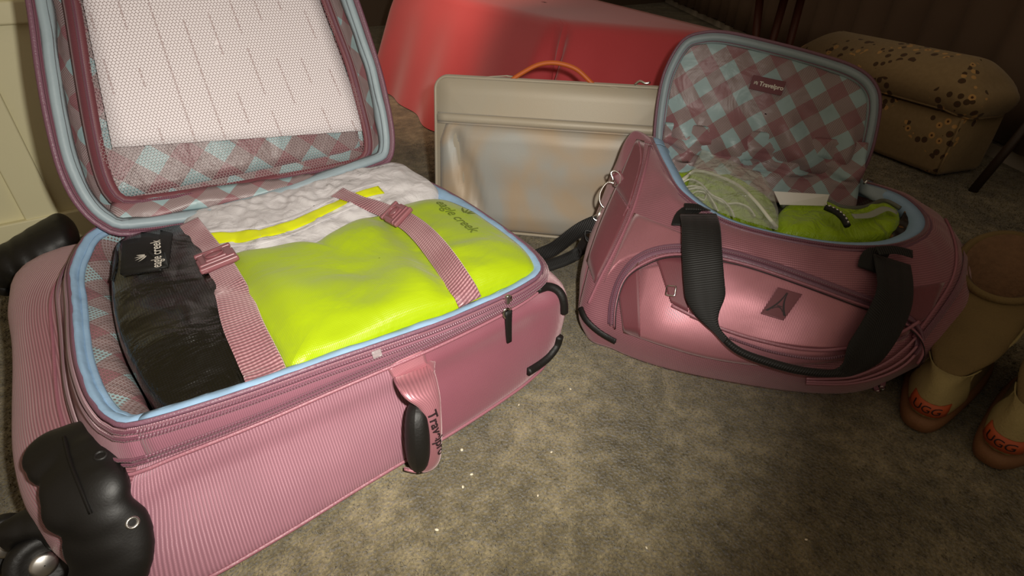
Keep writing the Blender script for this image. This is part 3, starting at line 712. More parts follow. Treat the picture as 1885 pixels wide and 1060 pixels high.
nrm_up = V(0, 0, 1)
pA = hit(bkB, 291, 498)[0]; pB = hit(bkB, 289, 448)[0]; dr = (pB-pA).normalized()
Mx = Matrix.Translation((pA+pB)/2) @ basis(dr, nrm_up).to_4x4()
text('cube_lettering', 'eagle creek', (pB-pA).length*.22, M['white_print'], Mx, bk, bvh=bkB, nrm=nrm_up, off=.0045, bold=.0001)
leaf_logo('cube_emblem', hit(bkB, 262, 480)[0], .015, math.atan2(dr.y, dr.x), nrm_up, bkB, M['white_print'], bk, None)
# chartreuse packing cube
def nylon(name, c, c2, rough=.4, wr=.5, ws=12, trans=.0, grid_=.0018):
    m, nt, b = mat(name); tc = N(nt, 'ShaderNodeTexCoord')
    t = N(nt, 'ShaderNodeTexNoise', i_Scale=7, i_Detail=3, i_Distortion=.5); L(nt, tc.outputs['Object'], t.inputs['Vector'])
    L(nt, mixc(nt, t.outputs['Fac'], c, c2), b.inputs['Base Color'])
    t2 = N(nt, 'ShaderNodeTexNoise', i_Scale=ws, i_Detail=4, i_Distortion=1.2); L(nt, tc.outputs['Object'], t2.inputs['Vector'])
    b2 = N(nt, 'ShaderNodeBump', i_Strength=wr, i_Distance=.02); L(nt, t2.outputs['Fac'], b2.inputs['Height'])
    sp = N(nt, 'ShaderNodeSeparateXYZ'); L(nt, tc.outputs['UV'], sp.inputs[0])
    w = math_(nt, 'MAXIMUM', math_(nt, 'SINE', math_(nt, 'MULTIPLY', sp.outputs[0], 2*PI/grid_)), math_(nt, 'SINE', math_(nt, 'MULTIPLY', sp.outputs[1], 2*PI/grid_)))
    b1 = N(nt, 'ShaderNodeBump', i_Strength=.25, i_Distance=.0004); L(nt, w, b1.inputs['Height']); L(nt, b2.outputs[0], b1.inputs['Normal']); L(nt, b1.outputs[0], b.inputs['Normal'])
    setp(b, Roughness=rough, Specular_IOR_Level=.4, Sheen_Weight=.15)
    return m
M['lime'] = nylon('chartreuse_nylon', lin(152, 176, 6), lin(176, 200, 6), .36, .28, 9)
M['white_mesh'] = nylon('white_translucent_nylon', lin(206, 202, 204), lin(226, 222, 224), .4, .35, 22)
M['yellow_tape'] = plain('neon_yellow_tape', lin(232, 240, 10), .5, bump=.2, bscale=300)
gr = thing('packing_cube', 'chartreuse nylon packing cube held by two pink straps in the suitcase', 'packing cube')
def gb(x, y):
    z = -.013*math.exp(-((x-(.372-.02*(1-y/.28)))/.020)**2)-.010*math.exp(-((x-.150)/.022)**2)
    z += .0045*nz((x, y), 9, 2)+.0028*nz((x+y*.4, y), 24, 4)-.014*math.exp(-((x-.285)**2+(y-.14)**2)/.0035)+.006*math.exp(-((x-.20)**2+(y-.10)**2)/.002)+.005*math.exp(-((x-.32)**2+(y-.05)**2)/.0015)
    z += .004*math.sin((x*50+y*20))*sm(.07, .0, y)
    return z
go = [(.156, .006, .148), (.19, .000, .149), (.245, -.001, .149), (.32, -.002, .149), (.39, -.001, .149), (.445, .006, .149), (.476, .020, .150), (.488, .07, .153), (.492, .15, .155), (.490, .20, .156), (.470, .248, .158),
      (.425, .262, .158), (.38, .256, .158), (.33, .252, .158), (.285, .236, .158), (.255, .222, .157), (.23, .236, .157), (.19, .248, .157), (.15, .256, .158), (.136, .225, .158), (.142, .15, .156), (.150, .06, .151)]
go = [(x, max(y, .012), z) if y < .02 else (x, y, z) for x, y, z in go]
gro = pillow('cube_body', go, .026, M['lime'], gr, depth=.12, bump=gb, rings=26, n=160)
grB = world_data([gro])
pA = hit(grB, 808, 372)[0]; pB = hit(grB, 876, 428)[0]; dr = (pB-pA).normalized(); nrG = V(.1, -.2, 1).normalized()
Mx = Matrix.Translation((pA+pB)/2+V(0, 0, .0)) @ basis(dr, nrG).to_4x4()
text('cube_lettering', 'eagle creek', (pB-pA).length*.215, M['grey_print'], Mx, gr, bvh=grB, nrm=nrG, off=.0012, bold=.0002)
leaf_logo('cube_emblem', hit(grB, 858, 392)[0], .021, math.atan2(dr.y, dr.x)+.3, nrG, grB, M['grey_print'], gr, None)
# white cube with the neon zipper band, wedged behind
wc = thing('packing_cube', 'white translucent packing cube with neon yellow zipper band, wedged at the suitcase hinge', 'packing cube')
wo = [(.120, .270, .155), (.16, .225, .155), (.25, .215, .155), (.34, .235, .155), (.42, .245, .156), (.465, .262, .160), (.488, .292, .168), (.482, .345, .176), (.472, .392, .178), (.43, .404, .176), (.34, .406, .172), (.24, .408, .168), (.15, .408, .166), (.122, .36, .160)]
def wb2(x, y): return .006*nz((x, y), 26, 3)+.005*nz((x*1.5, y), 60, 8)
wco = pillow('cube_body', wo, .010, M['white_mesh'], wc, depth=.11, bump=wb2, rings=22, n=150)
wB = world_data([wco])
pt, pn = surf(wB, [(340, 446), (400, 440), (470, 434), (540, 416), (600, 388), (660, 362), (704, 350)], 60, .0020)
strap('zipper_band', pt, pn, lambda s: .024-.005*s, .0012, M['yellow_tape'], wc)
for dy_ in (-15, 15):
    pt, pn = surf(wB, [(x, y+dy_) for x, y in [(340, 446), (400, 440), (470, 434), (540, 416), (600, 388), (660, 362), (704, 350)]], 60, .0012); 
    if len(pt) > 5: strap('band_edge', pt, pn, .006, .001, M['white_mesh'], wc)
# ---- compression straps of the suitcase, lying over the cubes
topB = world_data([gro, bko, wco])
def drape(pix, n=40, off=.0045): return surf(topB, pix, n, off, sm_k=6)
SP = {}
def comp_strap(pix, w_, tail, bk_px):
    pt, pn = drape(pix, 60); pt = smooth_list(pt, 6); e0, en = pt[-1], pn[-1]
    for k in range(1, 5): pt.append(e0.lerp(tail, k/4)); pn.append(en)
    st_ = strap('compression_strap', pt, pn, w_, .0018, M['web_pink'], suit)
    def scr(p): d = p-CAM; z = d.dot(fw); return V(942.5+FPX*d.dot(rt)/z, 530-FPX*d.dot(up)/z, 0)
    kk = min(range(2, len(pt)-3), key=lambda q: (scr(pt[q])-V(bk_px[0], bk_px[1], 0)).length)
    return st_, (pt[kk], pn[kk], (pt[kk+2]-pt[kk-2]).normalized())
t1, b1_ = comp_strap([(342, 402), (360, 425), (388, 462), (412, 500), (430, 545), (450, 605), (474, 655), (490, 690)], lambda s: .026+.012*sm(.15, .6, s), at(495, 705, .151), (402, 478))
t2, b2_ = comp_strap([(614, 355), (668, 376), (715, 393), (755, 412), (792, 446), (826, 490), (850, 530), (860, 545)], lambda s: .026+.005*sm(.3, .7, s), at(866, 556, .150), (732, 399))
def buckle(name, c, d, nr, w, l, parent):
    R_ = basis(d, nr); o = box(name, c+nr*.002, (l, w, .007), M['buckle'], parent, R_, bevel=.003, seg=3)
    def sub(nm, x, y, z, s, b=.0015, mt='buckle'): box(nm, c+nr*.002+R_ @ V(x, y, z), s, M[mt], o, R_, bevel=b)
    sub('latch_body', -.1*l, 0, .003, (l*.5, w*.62, .005)); sub('prong', l*.05, w*.47, .0, (l*.55, w*.16, .006)); sub('prong', l*.05, -w*.47, 0, (l*.55, w*.16, .006))
    sub('cross_bar', l*.48, 0, .002, (l*.12, w*1.12, .007), .002); sub('cross_bar', l*.28, 0, .0025, (l*.08, w*1.05, .006), .002); sub('cross_bar', -l*.46, 0, .002, (l*.14, w*1.08, .006), .002)
    pr2 = [c+nr*.0085+R_ @ V(-.08*l+l*.16*math.cos(a), w*.26*math.sin(a), 0) for a in [2*PI*k/20 for k in range(20)]]
    tube('latch_rim', pr2, .0010, M['buckle'], o, 6, True)
    return o
for (bc, bn, bd), (w_, l_) in ((b1_, (.040, .046)), (b2_, (.031, .040))): buckle('buckle', bc+bn*.002, bd, bn, w_, l_, suit)
finish_list += [(bk, (.09, .2, .02)), (gr, (.3, .12, .02)), (wc, (.3, .33, .02))]

# ================================================================== the duffel bag
DA = V(.5822, -.8130, 0).normalized(); DB = V(.8130, .5822, 0).normalized(); DO = V(.60, .02, 0)
def D(a, b, z): return DO+DA*a+DB*b+V(0, 0, z)
duf = thing('duffel_bag', 'dusty pink carry-on duffel bag standing open with black webbing handles', 'duffel bag')
st = [  # base, low belly, middle, upper, shoulder, opening edge; anticlockwise from the near left corner
 [(-.012, -.020, 0), (-.028, -.012, .045), (-.020, .048, .115), (-.004, .120, .170), (.012, .198, .224), (.036, .212, .226)],
 [(.035, -.046, 0), (.022, -.044, .050), (.022, .004, .115), (.036, .060, .165), (.048, .120, .208), (.060, .150, .213)],
 [(.092, -.062, 0), (.085, -.070, .055), (.088, -.030, .120), (.090, .010, .160), (.092, .056, .192), (.092, .090, .198)],
 [(.166, -.066, 0), (.165, -.082, .058), (.165, -.052, .115), (.163, -.018, .155), (.160, .020, .180), (.158, .044, .185)],
 [(.273, -.058, 0), (.275, -.078, .058), (.275, -.055, .110), (.272, -.020, .150), (.268, .012, .174), (.265, .030, .180)],
 [(.355, -.034, 0), (.368, -.052, .058), (.368, -.032, .110), (.360, .000, .150), (.350, .030, .176), (.345, .045, .181)],
 [(.412, .015, 0), (.442, .006, .060), (.450, .024, .112), (.432, .050, .152), (.408, .078, .178), (.398, .092, .181)],
 [(.438, .090, 0), (.482, .085, .062), (.492, .100, .115), (.470, .122, .155), (.438, .142, .178), (.425, .152, .180)],
 [(.440, .180, 0), (.490, .182, .065), (.500, .190, .120), (.478, .205, .158), (.442, .215, .178), (.424, .215, .180)],
 [(.415, .262, 0), (.458, .272, .070), (.466, .280, .125), (.448, .285, .160), (.415, .275, .178), (.402, .262, .179)],
 [(.330, .300, 0), (.345, .318, .080), (.350, .325, .130), (.348, .318, .160), (.342, .300, .177), (.340, .290, .178)],
 [(.180, .305, 0), (.180, .322, .080), (.180, .328, .130), (.180, .320, .160), (.180, .300, .178), (.180, .292, .180)],
 [(.050, .300, 0), (.040, .315, .080), (.044, .318, .130), (.050, .310, .168), (.060, .298, .190), (.066, .288, .193)],
 [(-.008, .250, 0), (-.028, .262, .080), (-.022, .268, .140), (-.010, .262, .195), (.008, .252, .222), (.036, .256, .216)],
 [(-.020, .120, 0), (-.040, .135, .070), (-.034, .160, .130), (-.020, .190, .185), (-.002, .226, .238), (.030, .238, .228)],
]
NC = 12
lv_ = []
for k in range(6): lv_.append(crom_u([D(*s[k]) for s in st], NC, True))
cols = [crom_u([lv_[k][i] for k in range(6)], 7) for i in range(len(lv_[0]))]
rows = [[cols[i][k] for i in range(len(cols))] for k in range(len(cols[0]))]
def wrk(p, k):      # slack cloth under the opening
    t = k/(len(cols[0])-1); d = (p-D(.22, .12, p.z)); d.z = 0; d.normalize()
    return p+d*(.0075*nz((p.x*1.0, p.y*1.0, p.z*.6), 26, 11)*sm(.5, .75, t)*(1-sm(.93, 1, t))+.004*nz(p, 15, 3)*sm(0, .2, t)*(1-sm(.6, .9, t)))
rows = [[wrk(p, k) for p in r] for k, r in enumerate(rows)]
dbod = grid('body', rows, M['twill_bag'], duf, closed=True, solid=.0015, offset=-1)
grid('base_panel', [[D(.0, 0, .002), D(.40, 0, .002)], [D(.0, .28, .002), D(.40, .28, .002)]], M['rubber'], duf, solid=.002)
dB = world_data([dbod])
op = lv_[5]
def opr(off, dz):
    c = D(.22, .15, 0); out = []
    n = len(op)
    for i, p in enumerate(op):
        t = op[(i+2) % n]-op[i-2]; q = V(t.y, -t.x, 0).normalized()
        if q.dot(p-c) < 0: q = -q
        out.append(p+q*off+V(0, 0, dz))
    return out
tube('rim_zipper', opr(0, .001), .0026, M['zip'], duf, 6, True)
tube('rim_piping', opr(.006, -.001), .0020, M['piping_plum'], duf, 6, True)
grid('inner_binding', [opr(-.002, .001), opr(-.010, .000), opr(-.018, -.003), opr(-.021, -.014)], M['blue'], duf, closed=True, solid=.001, offset=1)
grid('inner_lining', [opr(-.020, -.012), opr(-.012, -.06), opr(-.008, -.12)], M['ging_dot'], duf, closed=True)
# panels, piping and pockets sewn to the outside (laid on the bag's own surface)
def cord(name, pix, r, mt, n=60, off=.001, closed=False):
    pt, pn = surf(dB, pix, n, off, closed); return tube(name, pt, r, M[mt], duf, 6, closed)
def band(name, pix, w, mt, n=60, off=.0012, th=.0012):
    pt, pn = surf(dB, pix, n, off); return strap(name, pt, pn, w, th, M[mt], duf)
cord('end_seam', [(1196, 268), (1188, 310), (1166, 385), (1135, 455), (1104, 515), (1083, 560)], .0022, 'piping')
cord('end_seam', [(1176, 262), (1180, 300), (1160, 372), (1148, 400)], .0020, 'piping')
patch('end_panel', dB, ([(1172, 258), (1158, 290), (1134, 345)], [(1186, 262), (1182, 310), (1160, 384)]), .0012, M['pink_dark'], duf)
patch('lower_end_panel', dB, ([(1134, 345), (1106, 410), (1082, 480)], [(1158, 388), (1126, 462), (1096, 522)]), .0010, M['pink_dark'], duf)
# yoke of plain satin across the front under the rim
patch('front_yoke', dB, ([(1168, 392), (1215, 412), (1262, 432)], [(1112, 520), (1150, 478), (1262, 452)]), .0010, M['pink_satin'], duf)
# big U-shaped front pocket
patch('front_pocket', dB, ([(1176, 496), (1300, 478), (1450, 512), (1590, 566), (1672, 606)], [(1150, 610), (1300, 655), (1440, 670), (1580, 655), (1660, 625)]), .0045, M['pink_satin'], duf, res=24, thick=.004)
patch('pocket_side_panel', dB, ([(1142, 545), (1155, 508), (1178, 484)], [(1150, 606), (1168, 612), (1182, 618)]), .0052, M['pink_dark'], duf)
patch('pocket_inset', dB, ([(1209, 474), (1240, 474), (1262, 478)], [(1236, 558), (1250, 566), (1268, 578)]), .0065, M['pink_dark'], duf)
patch('pocket_overlay', dB, ([(1262, 478), (1350, 486), (1450, 512), (1590, 566), (1640, 590)], [(1270, 584), (1330, 606), (1420, 632), (1520, 640), (1600, 628)]), .0075, M['pink_satin'], duf, res=22, thick=.003)
U = [(1128, 600), (1130, 560), (1146, 512), (1180, 474), (1240, 458), (1330, 466), (1440, 498), (1560, 542), (1640, 572), (1682, 602), (1690, 630), (1676, 652)]
band('pocket_zipper_tape', U, .013, 'piping_plum', 90, .003)
cord('pocket_zipper', U, .0020, 'zip', 110, .0052)
cord('pocket_piping', [(x+(8 if x < 1200 else 0), y+14 if x > 1160 else y+4) for x, y in U], .0018, 'piping', 90, .0075)
cord('pocket_stitching', [(x+(10 if x < 1200 else 0), y+19 if x > 1160 else y+6) for x, y in U], .0009, 'dark_print', 90, .009)
cord('lower_piping', [(1236, 562), (1300, 592), (1380, 620), (1470, 640), (1560, 636), (1640, 612), (1680, 590)], .0022, 'piping', 70, .0105)
cord('lower_piping', [(1340, 618), (1420, 645), (1500, 655), (1590, 642), (1660, 615)], .0018, 'zip', 60, .0095)
for dy in (0, 17, 28): cord('base_piping', [(1480, 692+dy*.3), (1560, 690+dy*.4), (1620, 668+dy*.7), (1660, 640+dy), (1684, 616+dy)], .0018, 'piping', 40, .004)
# wing panel at the right end and its double piping
patch('side_wing', dB, ([(1640, 535), (1690, 528), (1738, 520)], [(1668, 575), (1690, 592), (1712, 580)]), .0012, M['pink_dark'], duf)
band('end_zipper_tape', [(1690, 345), (1745, 392), (1772, 450), (1768, 515), (1728, 580), (1686, 632)], .010, 'zip', 70, .002)
cord('end_piping', [(1672, 345), (1728, 390), (1756, 450), (1752, 510), (1715, 572), (1676, 622)], .0018, 'piping', 70, .002)
band('front_crease_band', [(1300, 470), (1400, 492), (1500, 520)], .004, 'piping_plum', 30, .002)
# emblem patch with a tower
h0 = hit(dB, 1432, 560); ex = (hit(dB, 1452, 566)[0]-hit(dB, 1412, 554)[0]).normalized(); en = h0[1]
ER = basis(ex, en); EC = h0[0]+en*.0115
def E2(x, y): return EC+ER @ V(x, y, 0)
s_ = .30*.0
pw_, ph_ = .019, .0185
pq = [(-pw_*.75-.004, -ph_), (pw_*.55-.002, -ph_), (pw_*.9+.003, ph_), (-pw_*.5+.001, ph_)]
em = mesh('emblem_patch', [E2(*q)-en*.004 for q in pq]+[E2(*q) for q in pq], [(4, 5, 6, 7), (0, 1, 5, 4), (1, 2, 6, 5), (2, 3, 7, 6), (3, 0, 4, 7)], M['pink_dark'], duf, smooth=False)
sk = lambda x, y: (x+y*.22, y)
def leg_strip(sgn):
    r = []
    for q in range(11):
        t = q/10; y = ph_*(.82-1.55*t); x = sgn*(.0006+.0105*t**2.1); w = .0005+.0011*t
        r.append((sk(x-w, y), sk(x+w, y)))
    return r
arch = [(sk(x*.001, -.0085+.0042*(1-(x/6.2)**2)), sk(x*.001, -.0098+.0042*(1-(x/6.2)**2))) for x in [-6.2+12.4*k/12 for k in range(13)]]
bar = [(sk(-.0030, -.0030), sk(-.0030, -.0040)), (sk(.0030, -.0030), sk(.0030, -.0040))]
flatpoly('emblem', [leg_strip(-1), leg_strip(1), arch, bar], Matrix.Translation(EC+en*.0004) @ ER.to_4x4(), M['dark_print'], em)
tube('emblem_edge', [E2(*q)+en*.0002 for q in [pq[0], pq[1], pq[2], pq[3], pq[0]] for _ in (0,)], .0006, M['piping'], em, 5)
# small square metal zipper end on the inset
hz_ = hit(dB, 1238, 537)
if hz_:
    R_ = basis((hit(dB, 1260, 540)[0]-hit(dB, 1220, 535)[0]).normalized(), hz_[1]); cc = hz_[0]+hz_[1]*.010
    sq = [cc+R_ @ V(x*.0055, y*.006, 0) for x, y in [(-1, -1), (0, -1.05), (1, -1), (1.05, 0), (1, 1), (0, 1.05), (-1, 1), (-1.05, 0)]]
    tube('zipper_loop', crom(sq, 24, True), .0011, M['chrome'], duf, 6, True)
# black guard at the near bottom corner
cord('bottom_guard', [(1070, 566), (1080, 588), (1104, 610), (1136, 628)], .0048, 'rubber', 24, .001)
# front handle: wide webbing down the pocket, folded to a narrow grip between
def off_pts(pix, offs):
    out = []; ns = []
    for (x, y), o in zip(pix, offs):
        h = hit(dB, x, y)
        if h: out.append(h[0]+h[1]*o); ns.append(h[1])
    return out, ns
hp1, hn1 = off_pts([(1284, 398), (1290, 430), (1294, 480), (1298, 535), (1302, 578)], [.006, .016, .024, .024, .020])
hp2, hn2 = off_pts([(1602, 640), (1622, 588), (1634, 540), (1638, 480)], [.022, .024, .020, .008])
hp1 = crom(hp1, 20); hp2 = crom(hp2, 18)
n1 = (hn1[2]+hn1[3]).normalized(); nn2 = (hn2[1]+hn2[2]).normalized()
hpa, hna = off_pts([(1284, 398), (1290, 430), (1294, 480), (1298, 535), (1304, 576), (1320, 606), (1355, 634), (1410, 655), (1470, 667), (1530, 664), (1568, 640), (1600, 594), (1622, 545), (1636, 482)],
                   [.004, .016, .022, .024, .024, .024, .024, .024, .026, .026, .026, .026, .022, .006])
hpath = crom(hpa, 90)
def hw(s): return .040*(1-sm(.25, .36, s))+.038*sm(.63, .74, s)+.009
pth_n = []
for i, p in enumerate(hpath):
    s = i/89; n_ = hna[min(int(s*len(hna)), len(hna)-1)]; pth_n.append(n_)
pth_n = [v.normalized() for v in smooth_list(pth_n, 12)]
hdl = strap('handle', hpath, pth_n, hw, .0026, M['web_black'], duf)
gp = hpath[34:60]; tube('handle_grip', gp, lambda s: .0045+.001*math.sin(PI*s), M['web_black'], hdl, 10)
for q, wq in (([(1284, 400), (1270, 392), (1258, 400), (1252, 420)], .024), ([(1630, 482), (1612, 472), (1598, 476), (1592, 502)], .024)):
    pt, pn = surf(dB, q, 10, .004); strap('handle_anchor', pt, pn, wq, .002, M['web_black'], duf)
pt, pn = surf(dB, [(1256, 388), (1290, 392), (1330, 402)], 10, .010); strap('handle_fold', pt, pn, .012, .002, M['web_black'], duf)
pt, pn = surf(dB, [(1600, 470), (1636, 468), (1668, 476)], 10, .012); strap('handle_fold', pt, pn, .012, .002, M['web_black'], duf)
# pull tabs under the right corner
for q in ([(1655, 652), (1640, 672), (1618, 705)], [(1640, 668), (1626, 690), (1624, 716)]):
    a_ = [D(.425, -.01, .03)+V(0, 0, 0)]
for k, (x, y) in enumerate(((1636, 668), (1618, 676))):
    p0 = on(x, y, D(.40, -.012, .03), DB); p1 = on(x-8, y+26, D(.40, -.016, .03), DB); p2 = on(x-12+k*10, y+46, D(.40, -.020, .03), DB)
    strap('zipper_pull', crom([p0, p1, p2], 10), -DB, .006, .002, M['tape'], duf)
    tube('pull_ring', [p2+DA*.003*math.cos(a)+V(0, 0, .003*math.sin(a)) for a in [2*PI*j/12 for j in range(12)]], .0008, M['chrome'], duf, 5, True)

# ---- the opened flap
FT = math.radians(12); fv = DB*math.sin(FT)+V(0, 0, 1)*math.cos(FT); fn = -DB*math.cos(FT)+V(0, 0, 1)*math.sin(FT); FO = D(0, .285, .18)
def FP(a, v, w): return FO+DA*a+fv*v+fn*w
fo = [(.040, -.010), (.031, .037), (.027, .099), (.031, .146), (.050, .190), (.080, .204), (.117, .206), (.18, .197), (.251, .184), (.308, .170), (.342, .150), (.360, .118), (.368, .056), (.364, .010), (.355, -.014), (.28, -.018), (.16, -.018), (.08, -.016)]
fr_ = crom([V(a, v, 0) for a, v in fo], 130, True); fnn = []
for i in range(130):
    t = fr_[(i+2) % 130]-fr_[i-2]; q = V(t.y, -t.x, 0).normalized()
    fnn.append(q if q.dot(fr_[i]-V(.2, .09, 0)) > 0 else -q)
def frg(off, w, wv=0): return [FP(p.x+q.x*(off+wv*nz(p, 25, 3)), p.y+q.y*(off+wv*nz(p, 25, 3)), w) for p, q in zip(fr_, fnn)]
flap = grid('flap', [frg(-.06, -.014), frg(-.012, -.013), frg(.0, -.006), frg(.0, .004)], M['twill_bag'], duf, closed=True)
mesh('flap_back', frg(-.06, -.014), [tuple(range(130))], M['twill_bag'], flap)
tube('flap_piping', frg(.0, .004), .0026, M['piping_plum'], flap, 8, True)
tube('flap_cord', frg(-.0085, .0045, .001), .0045, M['blue_grey'], flap, 8, True)
grid('flap_binding', [frg(-.002, .005), frg(-.008, .0062), frg(-.016, .004, .002), frg(-.018, .001, .002)], M['blue_grey'], flap, closed=True, solid=.001, offset=1)
tube('flap_stitching', frg(-.0145, .0055), .0007, M['piping_plum'], flap, 5, True)
rows = []
fc = V(.2, .09, 0)
for k in range(30):
    t = (k/29)**.8; r = []
    for p, q in zip(fr_, fnn):
        e = p-q*.014; c = e.lerp(fc, t*.99)
        low = sm(.13, .02, c.y)
        w = .001+.006*math.sin(PI*min(t*1.6, 1)*.5)+low*sm(0, .15, t)*(.018*math.sin(c.x*34+c.y*22+1.3)**2+.018*nz(c, 15, 9)+.006)+.004*nz(c, 30, 4)*sm(0, .1, t)
        r.append(FP(c.x, c.y, w))
    rows.append(r)
fl_ = grid('flap_lining', rows, gingham('flap_gingham', .0235, False, 52), flap, closed=True)
for lp in fl_.data.loops:
    d = fl_.data.vertices[lp.vertex_index].co-FO; fl_.data.uv_layers.active.data[lp.index].uv = (d.dot(DA), d.dot(fv))
flB = world_data([fl_])
# the slack lining that tumbles from the flap into the bag
rows = []
for j in range(22):
    t = j/21; r = []
    for i in range(60):
        u_ = i/59; a = .046+.312*u_
        k = [FP(a, .062, .012), FP(a, .035, .020), FP(a, .010, .026), D(a, .248, .180), D(a, .225, .150)]
        q = crom_u(k, 6)[min(int(t*24+.5), 24)]
        w_ = math.sin(PI*min(t*1.2, 1))
        r.append(q+fn*(.010*math.sin(a*70+t*5+2*nz((a, t), 8, 1))+.008*nz((a*3, t), 9, 4))*w_+V(0, 0, .006*nz((a*2, t), 14, 8))*w_)
    rows.append(r)
grid('lining_fold', rows, gingham('fold_gingham', .0235, False, 52), flap, solid=.0006)
# woven label
lc = hit(flB, 1412, 157); l2 = hit(flB, 1440, 163); l1 = hit(flB, 1384, 151)
lxd = ((l2[0]-l1[0])-fn*((l2[0]-l1[0]).dot(fn))).normalized(); LR = basis(lxd, fn); lw_ = (l2[0]-l1[0]).length*1.06
LC = lc[0]+fn*.004
lab = box('woven_label', LC, (lw_, lw_*.42, .0012), plain('label_maroon', lin(112, 58, 66), .6), flap, LR, bevel=.0004)
text('label_lettering', 'Travelpro', lw_*.185, M['white_print'], Matrix.Translation(LC+LR @ V(lw_*.12, 0, .0009)) @ LR.to_4x4(), flap, .0001, bold=.0002)
tw = [[((x0, y0), (x0+.0005, y0)), ((x1, y1), (x1+.0005, y1))] for x0, y0, x1, y1 in
      [(-.0009, .0022, -.0026, -.0022), (.0009, .0022, .0020, -.0022), (-.0026, .0026, -.0026, -.0026), (.0024, .0026, .0024, -.0026), (.0, .003, -.0012, -.0018), (.0, .003, .0010, -.0018)]]
flatpoly('label_emblem', tw, Matrix.Translation(LC+LR @ V(-lw_*.36, 0, .0009)) @ LR.to_4x4(), M['white_print'], flap)
# side gusset at the flap's right foot
gp_ = [[FP(.355, .02, .004), FP(.35, -.01, .01), D(.36, .27, .172)], [D(.37, .26, .185), D(.375, .245, .176), D(.38, .24, .168)], [D(.398, .255, .182), D(.402, .25, .178), D(.405, .24, .168)]]
rows = [crom_u(r, 5) for r in gp_]; cols = [crom_u([r[i] for r in rows], 5) for i in range(len(rows[0]))]
grid('flap_gusset', [[c[k]+V(0, 0, .003*nz(c[k], 60, 2)) for c in cols] for k in range(len(cols[0]))], M['blue_grey'], duf, solid=.001)
tube('flap_zip_pull', [at(1590, 338, .19), at(1598, 330, .195), at(1606, 334, .19)], .0018, M['chrome'], duf, 6)

# ---- shoulder strap and its clip on the left end
def ring3(c, R_, rx, ry, n=24): return [c+R_ @ V(rx*math.cos(a), ry*math.sin(a), 0) for a in [2*PI*k/n for k in range(n)]]
pe = hit(dB, 1140, 330); dp_ = (CAM-pe[0]).normalized()
planeq = pe[0]+dp_*.010
def onq(x, y, o=0): return on(x, y, planeq+dp_*o, dp_)
strap('ring_tab', crom([onq(1150, 352, -.004), onq(1142, 332), onq(1134, 318)], 8), dp_, .014, .002, M['pink_dark'], duf)
dr_ = [onq(*q) for q in [(1128, 330), (1124, 318), (1132, 314), (1142, 322), (1140, 338), (1130, 344)]]
clip = tube('strap_ring', crom(dr_, 24, True), .0014, M['chrome'], duf, 6, True)
ck = [onq(*q, .002) for q in [(1132, 338), (1118, 336), (1106, 352), (1104, 370), (1112, 382), (1122, 376), (1126, 358)]]
tube('strap_hook', crom(ck, 30), .0018, M['chrome'], duf, 8)
tube('hook_swivel', [onq(1110, 380), onq(1102, 396), onq(1100, 402)], .0028, M['chrome'], duf, 8)
tube('hook_loop', crom([onq(1092, 402), onq(1106, 410), onq(1112, 404), onq(1098, 396)], 16, True), .0013, M['chrome'], duf, 6, True)
sA = onq(1100, 408); e1 = at(992, 470, .040); e2 = at(1000, 492, .010)
strap('shoulder_strap', crom([sA, sA.lerp(e1, .3)+V(0, 0, .004), sA.lerp(e1, .7)+V(0, 0, -.004), e1, e1+(e1-sA)*.3], 24), V(-.2, -.8, .6), .024, .002, M['web_black'], duf)
mid_ = at(1068, 462, .035)
strap('shoulder_strap', crom([onq(1082, 438), mid_, at(1040, 478, .02), e2, e2+(e2-mid_)*.6], 24), V(-.2, -.6, .8), .022, .002, M['web_black'], duf)
tube('strap_slide', crom([onq(1078, 425), onq(1092, 430), onq(1094, 446), onq(1080, 442)], 16, True), .0016, M['rubber'], duf, 6, True)
finish_list.append((duf, tuple(D(.22, .13, 0))))

# ================================================================== inside the duffel
M['lime2'] = nylon('lime_pouch_nylon', lin(140, 172, 10), lin(164, 196, 14), .35, .6, 26)
fill = thing('folded_clothes', 'dark folded clothes filling the bottom of the open duffel bag', 'clothes')
pillow('cloth_stack', [D(.05, .16, .125), D(.10, .10, .13), D(.2, .06, .13), D(.3, .055, .13), D(.38, .10, .13), D(.405, .18, .13), D(.38, .25, .13), D(.25, .268, .13), D(.12, .268, .135), D(.06, .24, .135)], .012, plain('dark_grey_cloth', lin(62, 66, 68), .8, bump=.6, bscale=60), fill, depth=.11)
finish_list.append((fill, tuple(D(.22, .17, .01))))
p1 = thing('pouch', 'small lime green pouch at the left end of the duffel opening', 'pouch')
pillow('pouch_body', [at(1236, 318, .172), at(1232, 302, .176), at(1250, 297, .180), at(1300, 302, .180), at(1370, 335, .176), at(1424, 372, .170), at(1428, 415, .160), at(1340, 398, .158), at(1285, 372, .160), at(1256, 348, .166)], .004, M['lime2'], p1, depth=.045, bump=lambda x, y: .004*nz((x, y), 60, 2))
finish_list.append((p1, tuple(at(1270, 330, .14))))
p2 = thing('pouch', 'lime green pouch with shiny silver zipper at the right of the duffel opening', 'pouch')
po = [at(1434, 424, .170), at(1438, 384, .178), at(1470, 371, .184), at(1510, 371, .186), at(1550, 386, .182), at(1590, 386, .182), at(1625, 374, .184), at(1655, 388, .180), at(1658, 412, .174), at(1635, 436, .168), at(1580, 444, .166), at(1510, 440, .167)]
pb = pillow('pouch_body', po, .008, M['lime2'], p2, depth=.04, bump=lambda x, y: .005*nz((x, y), 45, 5))
pB_ = world_data([pb])
tube('pouch_edging', crom([p+V(0, 0, .004) for p in po[1:8]], 50), .0034, plain('grey_edging', lin(96, 98, 86), .45), p2, 8)
zl = crom([at(1520, 382, .196), at(1538, 390, .196), at(1552, 402, .193), at(1560, 416, .188)], 15)
R0 = Matrix.Identity(3)
